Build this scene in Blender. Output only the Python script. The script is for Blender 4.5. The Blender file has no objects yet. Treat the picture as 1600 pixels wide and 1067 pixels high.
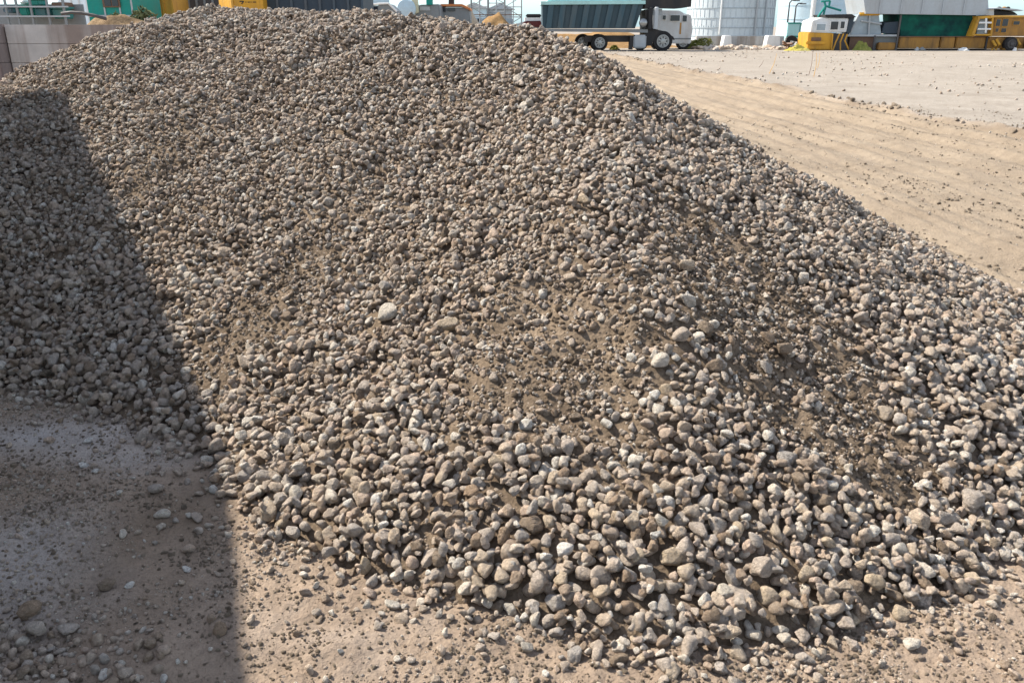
import bpy, bmesh, math, random
import numpy as np
from mathutils import Vector, Matrix
random.seed(7); rng = np.random.default_rng(7)
scene = bpy.context.scene
COL = scene.collection
R = math.radians

# ------------------------------------------------------------------ camera model
F = 1300.0; PITCH = R(20.86); CH = 1.65
cp, sp = math.cos(PITCH), math.sin(PITCH)
def raydir(px, py):
    u = (px-800)/F; v = (py-533.5)/F
    return np.array([u, cp-v*sp, -sp-v*cp])
def ground(px, py, z=0.0):
    d = raydir(px, py); t = (z-CH)/d[2]
    return d[0]*t, d[1]*t
def AT(px, py, D):                      # point at distance y = D seen at that place of the picture: x, z
    d = raydir(px, py); t = D/d[1]
    return d[0]*t, CH+d[2]*t
def project(x, y, z):
    zz = z-CH; dep = y*cp-zz*sp; up = y*sp+zz*cp
    return 800+F*x/dep, 533.5-F*up/dep, dep

# ------------------------------------------------------------------ noise
def _hash(ix, iy, s):
    h = (ix.astype(np.int64)*374761393 + iy.astype(np.int64)*668265263 + s*974711) & 0xffffffff
    h = ((h ^ (h >> 13))*1274126177) & 0xffffffff
    return ((h ^ (h >> 16)) & 0xffff)/65535.0
def vnoise(x, y, s=0):
    x = np.asarray(x, float); y = np.asarray(y, float)
    ix = np.floor(x); iy = np.floor(y); fx = x-ix; fy = y-iy
    fx = fx*fx*(3-2*fx); fy = fy*fy*(3-2*fy)
    a = _hash(ix, iy, s); b = _hash(ix+1, iy, s); c = _hash(ix, iy+1, s); d = _hash(ix+1, iy+1, s)
    return (a+(b-a)*fx)*(1-fy)+(c+(d-c)*fx)*fy - 0.5
def fbm(x, y, s=0, o=4, g=0.5):
    r = 0; a = 1.0
    for k in range(o):
        r = r+a*vnoise(x*2**k+k*17.3, y*2**k-k*9.1, s+k*31); a *= g
    return r
def sstep(a, b, x):
    t = np.clip((x-a)/(b-a), 0, 1); return t*t*(3-2*t)

# ------------------------------------------------------------------ the heap's shape
foot_px = [(-60,585),(60,612),(140,640),(230,668),(300,692),(350,735),(400,800),(450,842),(530,880),(620,915),(720,955),(830,985),(920,1005),(1010,1018),(1130,1022),(1250,1016),(1350,975),(1450,930),(1530,885),(1610,850)]
foot_px = [(a, b-(10 if 700 < a < 1400 else 0)) for a, b in foot_px]
FOOT = np.array([(-6.8,5.6),(-4.2,4.5)]+[ground(*p) for p in foot_px]+[(2.3,2.85),(2.85,3.55),(3.15,4.25),(3.2,5.1),(2.9,6.1),(2.45,7.1),(2.0,8.3),(1.2,9.9),(-1.6,10.6),(-4.7,10.7),(-7.2,9.0)])
def foot_dist(X, Y, P=FOOT):
    shp = X.shape; x = X.ravel(); y = Y.ravel(); n = len(P)
    D = np.full(x.shape, 1e9); ins = np.zeros(x.shape, bool)
    for i in range(n):
        a = P[i]; b = P[(i+1) % n]; ab = b-a
        t = np.clip(((x-a[0])*ab[0]+(y-a[1])*ab[1])/(ab@ab), 0, 1)
        D = np.minimum(D, np.hypot(x-a[0]-t*ab[0], y-a[1]-t*ab[1]))
        if a[1] != b[1]:
            c = ((a[1] > y) != (b[1] > y)); xi = (b[0]-a[0])*(y-a[1])/(b[1]-a[1])+a[0]
            ins ^= c & (x < xi)
    return np.where(ins, D, -D).reshape(shp)
def heap0(X, Y, d=None):
    if d is None: d = foot_dist(X, Y)
    d = d+0.10*fbm(X*1.6, Y*1.6, 3, 3)*sstep(-.1, .5, d)
    dd = np.maximum(d, 0)
    h = (0.575-.045*sstep(.3, 1.2, X)*sstep(3.4, 4.4, Y))*dd
    cap = 1.735-0.40*np.clip((-2.75-X)/1.1, 0, 2)-0.175*np.clip((X+.5)/1.2, 0, 1.6)
    k = 0.12
    z = cap-np.log1p(np.exp((cap-h)/k))*k
    z = np.where(dd > 0, np.maximum(z, 0), d*0.6)
    # dumped lobes and slumped ledges
    w = sstep(0.1, 1.0, d)
    z = z+w*(0.10*fbm(X*0.75+4, Y*0.75, 11, 3)+0.05*fbm(X*3, Y*4.2, 12, 3))+sstep(1.6, 2.6, d)*.035*np.sin(Y*5.5+2.5*fbm(X*.7, Y*.7, 13, 2)*4)*np.clip(.4+2*fbm(X*.8, Y*.8, 14, 2), 0, 1)
    return z
# sandy streaks: (x, y, length, width, angle deg)
def blob(X, Y, px, py, z, L, Wd, ang):
    cx, cy = ground(px, py, z); a = R(ang)
    u = (X-cx)*math.cos(a)+(Y-cy)*math.sin(a); v = -(X-cx)*math.sin(a)+(Y-cy)*math.cos(a)
    return np.exp(-((u/L)**2+(v/Wd)**2))
SAND = [(430,425,.55,.5,.27,60,1.35),(245,255,.85,.55,.24,60,1.3),(640,105,1.3,.8,.5,20,1.3),(500,60,1.5,1.0,.35,0,1.25),(800,560,.42,.45,.17,60,.9),(720,80,1.4,.6,.6,0,1.3),
        (900,650,.32,.5,.25,70,.8),(1160,470,.6,.5,.3,-60,1.1),(1250,570,.42,.6,.24,-65,1.2),(1180,640,.3,.45,.25,-70,.9),(1000,760,.18,.3,.2,80,.7),(1300,690,.25,.3,.15,-60,.9),(880,130,1.25,.4,.2,30,1),(1000,600,.38,.3,.16,80,.6)]
def sandmask(X, Y):
    m = 0
    for s in SAND: m = m+s[6]*blob(X, Y, *s[:6])
    m = .78*m+0.7*fbm(X*2.4, Y*2.4, 21, 4)
    return np.clip((m-0.23)*1.9, 0, .94)

# ------------------------------------------------------------------ helpers
def link(o): COL.objects.link(o); return o
def tag(o, label=None, cat=None, group=None, kind=None):
    if label: o['label'] = label
    if cat: o['category'] = cat
    if group: o['group'] = group
    if kind: o['kind'] = kind
    return o
def mesh_np(name, V, Fq, smooth=True):
    me = bpy.data.meshes.new(name)
    V = np.asarray(V, np.float32); Fq = np.asarray(Fq, np.int32); k = Fq.shape[1]
    me.vertices.add(len(V)); me.vertices.foreach_set('co', V.ravel())
    me.loops.add(Fq.size); me.loops.foreach_set('vertex_index', Fq.ravel())
    me.polygons.add(len(Fq)); me.polygons.foreach_set('loop_start', np.arange(0, Fq.size, k, dtype=np.int32))
    me.polygons.foreach_set('loop_total', np.full(len(Fq), k, np.int32))
    if smooth: me.polygons.foreach_set('use_smooth', np.ones(len(Fq), bool))
    me.update(calc_edges=True); return me
def grid_faces(nx, ny):
    i = np.arange(nx*ny).reshape(ny, nx)
    return np.stack([i[:-1,:-1].ravel(), i[:-1,1:].ravel(), i[1:,1:].ravel(), i[1:,:-1].ravel()], 1)

class NT:
    def __init__(s, name):
        s.m = bpy.data.materials.new(name); s.m.use_nodes = True
        s.t = s.m.node_tree; s.t.nodes.clear()
        s.out = s.n('ShaderNodeOutputMaterial'); s.b = s.n('ShaderNodeBsdfPrincipled')
        s.l(s.b.outputs[0], s.out.inputs[0])
    def n(s, t, **k):
        x = s.t.nodes.new(t)
        for a, v in k.items(): setattr(x, a, v)
        return x
    def l(s, a, b): s.t.links.new(a, b)
    def tex(s, scale, detail=4, rough=.55, vec=None, kind='ShaderNodeTexNoise', coord='Object'):
        x = s.n(kind); x.inputs['Scale'].default_value = scale
        if kind == 'ShaderNodeTexNoise':
            x.inputs['Detail'].default_value = detail; x.inputs['Roughness'].default_value = rough
        if vec is None:
            vec = s.n('ShaderNodeTexCoord').outputs[coord]
        s.l(vec, x.inputs['Vector']); return x
    def ramp(s, fac, stops, interp='LINEAR'):
        r = s.n('ShaderNodeValToRGB'); r.color_ramp.interpolation = interp
        e = r.color_ramp.elements
        while len(e) < len(stops): e.new(.5)
        for q, (p, c) in zip(e, stops):
            q.position = p; q.color = (c, c, c, 1) if not hasattr(c, '__len__') else (*c, 1)
        s.l(fac, r.inputs[0]); return r.outputs[0]
    def mix(s, fac, a, b, mode='MIX'):
        m = s.n('ShaderNodeMix', data_type='RGBA', blend_type=mode)
        for v, i in ((fac, 0), (a, 6), (b, 7)):
            if hasattr(v, 'is_linked') or isinstance(v, bpy.types.NodeSocket): s.l(v, m.inputs[i])
            elif i == 0: m.inputs[0].default_value = v
            else: m.inputs[i].default_value = (*v, 1)
        return m.outputs[2]
    def bump(s, h, strength, dist, prev=None):
        b = s.n('ShaderNodeBump'); b.inputs['Strength'].default_value = strength; b.inputs['Distance'].default_value = dist
        s.l(h, b.inputs['Height'])
        if prev is not None: s.l(prev, b.inputs['Normal'])
        return b.outputs[0]
    def done(s, col=None, rough=.9, spec=.25, normal=None, metal=0):
        if col is not None:
            if isinstance(col, bpy.types.NodeSocket): s.l(col, s.b.inputs['Base Color'])
            else: s.b.inputs['Base Color'].default_value = (*col, 1)
        s.b.inputs['Roughness'].default_value = rough; s.b.inputs['Specular IOR Level'].default_value = spec
        s.b.inputs['Metallic'].default_value = metal
        if normal is not None: s.l(normal, s.b.inputs['Normal'])
        return s.m

def paint(name, rgb, dirt=(.16,.12,.08), amt=.45, rough=.6, scale=1.5, metal=0, streak=True):
    t = NT(name)
    mp = t.n('ShaderNodeMapping'); mp.inputs['Scale'].default_value = (1, 1, .25 if streak else 1)
    t.l(t.n('ShaderNodeTexCoord').outputs['Object'], mp.inputs[0])
    a = t.tex(scale, 8, .65, mp.outputs[0]); b = t.tex(scale*6, 4, .6)
    f = t.ramp(a.outputs[0], [(.42, 0), (.75, amt)])
    c = t.mix(f, rgb, dirt)
    c = t.mix(.25, c, t.ramp(b.outputs[0], [(.3, .6), (.7, 1.0)]), 'MULTIPLY')
    return t.done(c, rough, .3, t.bump(b.outputs[0], .15, .02), metal)

# ---------------------------------------------------------------- materials
DUST = (.62,.515,.41)
def stone_mat(name, stops, dust=.35):
    t = NT(name)
    rnd = t.n('ShaderNodeObjectInfo').outputs['Random']
    base = t.ramp(rnd, stops)
    co = t.n('ShaderNodeTexCoord').outputs['Object']
    ad = t.n('ShaderNodeVectorMath', operation='ADD'); sc = t.n('ShaderNodeMath', operation='MULTIPLY'); sc.inputs[1].default_value = 50
    t.l(rnd, sc.inputs[0]); t.l(co, ad.inputs[0]); t.l(sc.outputs[0], ad.inputs[1]); v = ad.outputs[0]
    n1 = t.tex(1.8, 6, .65, v); n2 = t.tex(7, 5, .7, v); vo = t.tex(6.5, kind='ShaderNodeTexVoronoi', vec=v)
    c = t.mix(.55, base, t.ramp(n1.outputs[0], [(.3, .82), (.68, 1.85)]), 'MULTIPLY')
    c = t.mix(.4, c, t.ramp(n2.outputs[0], [(.35, .6), (.6, 1.45)]), 'MULTIPLY')
    d = t.tex(2.6, 5, .6, v)
    c = t.mix(t.ramp(d.outputs[0], [(.42, 0), (.66, dust*1.6)]), c, DUST)
    nb = t.bump(n1.outputs[0], .6, .3); nb = t.bump(n2.outputs[0], .8, .16, nb)
    pit = t.ramp(vo.outputs['Distance'], [(.0, 0), (.25, 1)]); nb = t.bump(pit, .3, .06, nb)
    return t.done(c, .95, .15, nb)
G = dict(grey=(.54,.457,.385), tan=(.61,.50,.395), brown=(.39,.285,.205), pale=(.74,.665,.57), blue=(.49,.45,.41), pink=(.61,.47,.375), dark=(.27,.215,.165))
M_mixed = stone_mat('mixed_stone', [(0, G['dark']), (.12, G['brown']), (.28, G['grey']), (.45, G['tan']), (.58, G['pink']), (.68, G['blue']), (.76, G['grey']), (.88, G['pale']), (.95, (.74,.69,.61)), (1, (.80,.77,.71))])
STONE = {'pale': stone_mat('pale_stone', [(0, (.60,.54,.455)), (1, (.70,.645,.56))], .15),
         'tan': stone_mat('tan_stone', [(0, G['tan']), (1, (.58,.47,.34))]),
         'brown': stone_mat('brown_stone', [(0, G['dark']), (1, (.38,.275,.19))], .12),
         'grey': stone_mat('grey_stone', [(0, G['blue']), (1, G['grey'])], .2),
         'white': stone_mat('white_stone', [(0, (.72,.69,.63)), (1, (.78,.75,.70))], .05)}

def sand_material():
    t = NT('pile_sand')
    n1 = t.tex(3, 6, .6); n2 = t.tex(60, 6, .7); n3 = t.tex(190, 3, .6); vo = t.tex(75, kind='ShaderNodeTexVoronoi')
    c = t.ramp(n1.outputs[0], [(.3, (.135,.101,.073)), (.7, (.22,.169,.122))])
    c = t.mix(.6, c, t.ramp(n2.outputs[0], [(.3, .55), (.65, 1.2)]), 'MULTIPLY')
    c = t.mix(.45, c, t.ramp(vo.outputs['Color'], [(.2, .6), (.9, 1.45)]), 'MULTIPLY')
    nb = t.bump(n2.outputs[0], .9, .012); nb = t.bump(vo.outputs['Distance'], .5, .006, nb); nb = t.bump(n3.outputs[0], .6, .004, nb)
    return t.done(c, .95, .1, nb)
M_sand = sand_material()

def ground_material():
    t = NT('packed_dirt')
    def at(n): return t.n('ShaderNodeAttribute', attribute_name=n).outputs['Fac']
    road, yard, pale, damp = at('road'), at('yard'), at('pale'), at('damp')
    n1 = t.tex(1.1, 6, .6); n2 = t.tex(9, 6, .65); n3 = t.tex(70, 5, .7); vo = t.tex(55, kind='ShaderNodeTexVoronoi'); n4 = t.tex(.12, 5, .6)
    dirt = t.ramp(n1.outputs[0], [(.28, (.27,.206,.156)), (.7, (.385,.302,.234))])
    c_road = t.ramp(n1.outputs[0], [(.28, (.235,.187,.138)), (.72, (.315,.256,.192))])
    c_yard = t.ramp(n1.outputs[0], [(.28, (.255,.222,.186)), (.7, (.34,.304,.262))])
    c = t.mix(road, dirt, c_road); c = t.mix(yard, c, c_yard)
    c = t.mix(pale, c, (.50,.465,.44)); c = t.mix(damp, c, (.17,.125,.085))
    c = t.mix(.35, c, t.ramp(n4.outputs[0], [(.3, .72), (.65, 1.12)]), 'MULTIPLY')
    c = t.mix(.45, c, t.ramp(n2.outputs[0], [(.28, .6), (.62, 1.12)]), 'MULTIPLY')
    c = t.mix(.4, c, t.ramp(n3.outputs[0], [(.3, .5), (.6, 1.12)]), 'MULTIPLY')
    nb = t.bump(n2.outputs[0], .6, .03); nb = t.bump(n3.outputs[0], 1.0, .012, nb); nb = t.bump(vo.outputs['Distance'], .5, .006, nb)
    return t.done(c, .95, .1, nb)
M_ground = ground_material()

# ---------------------------------------------------------------- ground: one sheet, split by what it is
a_, du, N = 1.0, .0125, 560
u = np.arange(-N, N+1)*du
gx = a_*np.sinh(u)+.3; gy = a_*np.sinh(u)+2.3
GX, GY = np.meshgrid(gx, gy)
def edge_x(y):                          # right-hand edge of the track where the pale yard begins
    return np.interp(y, [0, 5, 13.26, 26.1, 51.8, 70, 900], [8.9, 8.7, 7.99, 7.11, 5.65, 4.6, -40])
def regions(X, Y):
    wob = .35*fbm(X*.5, Y*.35, 41, 4)+.12*fbm(X*2, Y*2, 42, 3)
    e = X-edge_x(Y)+wob
    yard = sstep(-.25, .25, e)*sstep(2, 5, Y)
    yard = np.maximum(yard, sstep(59, 63, Y+wob*3))
    lf = X-np.interp(Y, [0, 3, 8, 30, 60], [2.2, 1.9, 1.0, -2.5, -6])+wob
    road = sstep(-.5, .5, lf)*sstep(2.6, 4.6, Y+.4*X*0)*(1-yard)
    return road, yard, e
def ground_z(X, Y):
    road, yard, e = regions(X, Y)
    near = np.exp(-np.hypot(X, Y-2)/9)
    z = .022*fbm(X*1.3, Y*1.3, 51, 3)+near*(.020*fbm(X*8, Y*8, 52, 3)+.026*np.maximum(fbm(X*22, Y*22, 53, 2), 0)*(.6+1.2*fbm(X*3, Y*3, 50, 2))+.008*fbm(X*45, Y*45, 59, 2))
    s = X+.085*Y+.12*fbm(X*.3, Y*.15, 54, 2)           # ruts run along the track
    rut = np.sin(s*7.5)+.6*np.sin(s*13.1+1)+.5*np.sin(s*23+.4)
    z = z+road*((.062*(np.abs(rut/2)**.7*np.sign(rut)))*(.7+.9*fbm(X*.4, Y*.12, 55, 2))+.035*fbm(s*9, Y*.5, 56, 3)+.02*fbm(s*22, Y*2.0, 60, 2))
    berm = np.exp(-((e+.05)/.22)**2)*sstep(4, 7, Y)
    z = z+berm*(.06+.16*np.maximum(fbm(X*3, Y*1.5, 57, 3), -.2))+.03*yard+.02*yard*fbm(X*.8, Y*.8, 58, 4)
    return z
gd = foot_dist(GX, GY)
GZ = ground_z(GX, GY)-.05*sstep(.05, .5, gd)
road, yard, _e = regions(GX, GY)
def gb(px, py, L, Wd, ang): return blob(GX, GY, px, py, 0, L, Wd, ang)
pale = np.clip(1.0*gb(40,880,.30,.42,20)+.9*gb(70,690,.45,.22,0)+.5*gb(220,720,.3,.12,0)+.5*fbm(GX*3, GY*3, 61, 4)-.15, 0, 1)*(gd < .1)*(GY < 5)*(GX < .2)*.95
damp = np.clip(.9*gb(60,745,.28,.09,5)+.7*gb(210,860,.35,.25,60)+.6*gb(300,800,.25,.3,40)+.6*gb(120,960,.3,.2,30)+.5*fbm(GX*5, GY*5, 62, 3)-.2, 0, 1)*(GX < .1)*(GY < 5)*.6
damp = np.maximum(damp, np.exp(-((_e+.12)/.14)**2)*sstep(5, 8, GY)*np.clip(.45+1.4*fbm(GX*1.5, GY*.8, 63, 3), 0, 1)*.75)
V = np.stack([GX.ravel(), GY.ravel(), GZ.ravel()], 1)
Fq = grid_faces(len(gx), len(gy))
fr, fy = road.ravel()[Fq].mean(1), yard.ravel()[Fq].mean(1)
cls = np.where(fy > .5, 2, np.where(fr > .5, 1, 0))
ATT = dict(road=road.ravel(), yard=yard.ravel(), pale=pale.ravel(), damp=damp.ravel())
for k, nm in enumerate(('ground', 'dirt_track', 'gravel_yard')):
    f = Fq[cls == k]; idx, inv = np.unique(f, return_inverse=True)
    me = mesh_np(nm, V[idx], inv.reshape(f.shape))
    for an, av in ATT.items():
        at = me.attributes.new(an, 'FLOAT', 'POINT'); at.data.foreach_set('value', av[idx].astype(np.float32))
    me.materials.append(M_ground)
    o = link(bpy.data.objects.new(nm, me)); tag(o, kind='structure')
    tag(o, {'ground': 'bare brown dirt in front of the gravel pile', 'dirt_track': 'tan dirt track with wheel ruts beside the gravel pile', 'gravel_yard': 'pale grey yard surface beyond the dirt track'}[nm])

# ---------------------------------------------------------------- the heap: sand core
PILE = link(bpy.data.objects.new('gravel_pile', None)); PILE.location = (-.5, 5.5, 0)
tag(PILE, 'large heap of grey-brown gravel and cobbles filling the foreground', 'gravel pile')
def child(o, parent):
    o.parent = parent; o.matrix_parent_inverse = Matrix.Translation(-parent.location); return o
hx = np.arange(-7.2, 3.5, .022); hy = np.arange(1.6, 11, .022)
HX, HY = np.meshgrid(hx, hy); hd = foot_dist(HX, HY)
HZ = heap0(HX, HY, hd)
sm = sandmask(HX, HY)
def crumble(X, Y, d, m):                # clumps and slide marks of the sand
    l = .016*np.maximum(fbm(X*11, Y*11, 71, 3), -.2)+.012*np.maximum(fbm(X*28, Y*28, 72, 2), -.1)
    return sstep(-.02, .2, d)*l*(.5+1.7*m)
HZ = HZ+crumble(HX, HY, hd, sm)-.02*(hd < 0)
me = mesh_np('sand', np.stack([HX.ravel(), HY.ravel(), HZ.ravel()], 1), grid_faces(len(hx), len(hy))[(hd.ravel()[grid_faces(len(hx), len(hy))] > -.12).any(1)])
me.materials.append(M_sand)
child(link(bpy.data.objects.new('sand', me)), PILE)

# ---------------------------------------------------------------- stone shapes
def stone_mesh(name, sub, seed, angular):
    r = np.random.default_rng(seed)
    bm = bmesh.new(); bmesh.ops.create_icosphere(bm, subdivisions=sub, radius=1)
    U = np.array([v.co[:] for v in bm.verts]); U /= np.linalg.norm(U, axis=1)[:, None]
    n = r.integers(9, 15); P = r.normal(size=(n, 3)); P /= np.linalg.norm(P, axis=1)[:, None]
    dd = r.uniform(.62, 1.0, n); p = r.uniform(10, 20) if angular else r.uniform(3.3, 5.6)
    s = (np.maximum(U@P.T/dd, 0)**p).sum(1)+1e-6
    rad = np.minimum(s**(-1/p), 1.25)
    for f, a in ((2.2, .08), (5.0, .055), (11, .035), (19, .02)):
        q = r.normal(size=(5, 3))*f; ph = r.uniform(0, 6.28, 5)
        rad = rad*(1+a*np.sin(U@q.T+ph).mean(1))
    W = U*rad[:, None]
    ax = np.array([1, r.uniform(.84, 1.0), r.uniform(.68, .93)])
    W = W*ax; W = W/np.abs(W).max(0).max()
    for v, w in zip(bm.verts, W): v.co = w
    me = bpy.data.meshes.new(name); bm.to_mesh(me); bm.free()
    me.polygons.foreach_set('use_smooth', np.ones(len(me.polygons), bool)); me.materials.append(M_mixed); me.update()
    return me
NV = 18
shapes = [stone_mesh('stone', 4, 100+i, i % 3 == 0) for i in range(NV)]
small = [stone_mesh('pebble', 2, 200+i, i % 2 == 0) for i in range(10)]
def lib(name, meshes):
    c = bpy.data.collections.new(name)
    for i, m in enumerate(meshes):
        o = bpy.data.objects.new('%s_%02d' % (name, i), m); c.objects.link(o)
    return c
C_big, C_small = lib('stone_shape', shapes), lib('pebble_shape', small)

def scatter(name, P, E, S, I, coll):
    me = bpy.data.meshes.new(name); me.vertices.add(len(P)); me.vertices.foreach_set('co', np.asarray(P, np.float32).ravel())
    for an, ty, key, arr in (('rot', 'FLOAT_VECTOR', 'vector', E), ('scl', 'FLOAT_VECTOR', 'vector', S), ('idx', 'INT', 'value', I)):
        at = me.attributes.new(an, ty, 'POINT'); at.data.foreach_set(key, np.ascontiguousarray(arr, np.int32 if ty == 'INT' else np.float32).ravel())
    me.materials.append(M_mixed)
    o = link(bpy.data.objects.new(name, me))
    g = bpy.data.node_groups.new(name, 'GeometryNodeTree')
    g.interface.new_socket('Geometry', in_out='INPUT', socket_type='NodeSocketGeometry')
    g.interface.new_socket('Geometry', in_out='OUTPUT', socket_type='NodeSocketGeometry')
    nd = g.nodes.new; L = g.links.new
    gi, go, ip, ci = nd('NodeGroupInput'), nd('NodeGroupOutput'), nd('GeometryNodeInstanceOnPoints'), nd('GeometryNodeCollectionInfo')
    ci.inputs[0].default_value = coll; ci.inputs['Separate Children'].default_value = True; ci.inputs['Reset Children'].default_value = True
    def att(n, ty):
        x = nd('GeometryNodeInputNamedAttribute'); x.data_type = ty; x.inputs[0].default_value = n; return x.outputs[0]
    e2r = nd('FunctionNodeEulerToRotation'); L(att('rot', 'FLOAT_VECTOR'), e2r.inputs[0])
    L(gi.outputs[0], ip.inputs['Points']); L(ci.outputs[0], ip.inputs['Instance']); ip.inputs['Pick Instance'].default_value = True
    L(att('idx', 'INT'), ip.inputs['Instance Index']); L(e2r.outputs[0], ip.inputs['Rotation']); L(att('scl', 'FLOAT_VECTOR'), ip.inputs['Scale'])
    L(ip.outputs[0], go.inputs[0])
    md = o.modifiers.new('scatter', 'NODES'); md.node_group = g
    return o

def eulers(nrm, spin, tilt):
    n = len(spin)
    nn = nrm+rng.normal(size=(n, 3))*tilt; nn /= np.linalg.norm(nn, axis=1)[:, None]
    h = np.stack([np.cos(spin), np.sin(spin), np.zeros(n)], 1)
    t = h-nn*(h*nn).sum(1)[:, None]; t /= np.linalg.norm(t, axis=1)[:, None]
    b = np.cross(nn, t)                 # columns t, b, nn
    return np.stack([np.arctan2(b[:, 2], nn[:, 2]), -np.arcsin(np.clip(t[:, 2], -1, 1)), np.arctan2(t[:, 1], t[:, 0])], 1)

# ---------------------------------------------------------------- dropping stones on the heap
RES = .01
dx0, dy0, dx1, dy1 = -6.2, 1.4, 3.9, 9.2
ax_ = np.arange(dx0, dx1, RES); ay_ = np.arange(dy0, dy1, RES)
AX, AY = np.meshgrid(ax_, ay_)
AD = foot_dist(AX, AY)
SM = sandmask(AX, AY)
BASE = np.maximum(heap0(AX, AY, AD)+crumble(AX, AY, AD, SM)-.02*(AD < 0), ground_z(AX, AY)-.05*sstep(.05, .5, AD))
H = BASE.copy()
gyy, gxx = np.gradient(heap0(AX, AY, AD), RES)
gxx = np.where(AD > 0, gxx, 0); gyy = np.where(AD > 0, gyy, 0)
gxx = np.clip(gxx, -.8, .8); gyy = np.clip(gyy, -.8, .8)
ny_, nx_ = H.shape
def cell(x, y): return np.clip(((x-dx0)/RES).astype(int), 6, nx_-7), np.clip(((y-dy0)/RES).astype(int), 6, ny_-7)
disc = {}
for k in range(0, 7):
    q = np.arange(-k, k+1); QX, QY = np.meshgrid(q, q); rr = (QX**2+QY**2)/max(k+.5, .5)**2
    disc[k] = np.where(rr < 1, np.sqrt(np.maximum(1-rr, 0)), -9)
def sample(dens, rmin, rmax, keep, power=1.0, grade=True):
    n = int(dens*(dx1-dx0)*(dy1-dy0))
    x = rng.uniform(dx0+.08, dx1-.08, n); y = rng.uniform(dy0+.08, dy1-.08, n)
    i, j = cell(x, y)
    px, py, dep = project(x, y, BASE[j, i])
    k = keep(AD[j, i], SM[j, i], x, y)
    ok = (rng.uniform(size=n) < k) & (px > -330) & (px < 1930) & (py < 1250)
    x, y = x[ok], y[ok]; r = rmin+(rmax-rmin)*rng.uniform(size=len(x))**power
    if grade: r = r*(.86+.16*np.exp(-np.maximum(AD[j, i][ok], 0)/.5))
    return np.stack([x, y, r], 1)
def kA(d, s, x, y): return np.where(d > -.02, (1-s)**1.5*(.45+.85*np.exp(-np.maximum(d, 0)/.7)), np.exp(d/.05)*.5)*sstep(-.2, .05, d)*(.95+.05*sstep(0, .3, d))
def kB(d, s, x, y): return np.where(d > 0, (1-.93*s)*(.7+.3*np.exp(-d/.5))*(.95+.05*sstep(0, .3, d)), .22*np.exp(d/.08))
def kC(d, s, x, y): return np.where(d > 0, (1-.35*s)*(.35+.65*sstep(.3, 1.2, d)), .9*np.exp(d/.10))
A = sample(150, .027, .041, kA, 1.8); B = sample(1050, .0175, .029, kB, 1.0); Cc = sample(1200, .009, .018, kC, 1.1)
st = np.concatenate([A, B, Cc]); order = np.concatenate([rng.uniform(0, 1, len(A)), rng.uniform(.1, 1.15, len(B)), rng.uniform(.45, 1.5, len(Cc))])
st = st[np.argsort(order)]
pos = []
cand = rng.uniform(-1, 1, (len(st), 3, 2))*.03
for q in range(len(st)):
    x, y, r = st[q]; k = max(1, min(6, int(r*.85/RES+.5))); best = None
    for c in range(3):
        xx = x+cand[q, c, 0]; yy = y+cand[q, c, 1]
        i = int((xx-dx0)/RES); j = int((yy-dy0)/RES)
        if i < 7 or j < 7 or i > nx_-8 or j > ny_-8: continue
        s_ = H[j-k:j+k+1, i-k:i+k+1]; m = s_.mean(); w = m-BASE[j, i]
        if best is None or w < best[0]: best = (w, xx, yy, i, j, m)
    if best is None or best[0] > .072: continue
    w, xx, yy, i, j, m = best
    c_ = r*.72
    zc = m+.56*c_
    T = disc[k]; s_ = H[j-k:j+k+1, i-k:i+k+1]
    np.maximum(s_, zc+c_*T, out=s_)
    pos.append((xx, yy, zc, r))
pos = np.array(pos)

def normals(x, y, f=1.0):
    i, j = cell(x, y); n = np.stack([-gxx[j, i]*f, -gyy[j, i]*f, np.ones(len(x))], 1)
    return n/np.linalg.norm(n, axis=1)[:, None]
E_ = eulers(normals(pos[:, 0], pos[:, 1]), rng.uniform(0, 6.283, len(pos)), .33)
S_ = pos[:, 3:4]*rng.uniform(.9, 1.14, (len(pos), 3)); I_ = rng.integers(0, NV, len(pos))

# the stones one can pick out one by one
px, py, dep = project(pos[:, 0], pos[:, 1], pos[:, 2])
size = pos[:, 3]/dep
inview = (px > 8) & (px < 1592) & (py > 30) & (py < 1060)
# hidden behind the crest or under other stones: leave those to the mass
ci_, cj_ = cell(pos[:, 0], pos[:, 1])
topmost = H[cj_, ci_] < pos[:, 2]+pos[:, 3]*.85
cand_ = np.where(inview & topmost)[0]
pick = cand_[np.argsort(-size[cand_])][:255]
sel = np.zeros(len(pos), bool); sel[pick] = True
rest = ~sel

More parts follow.
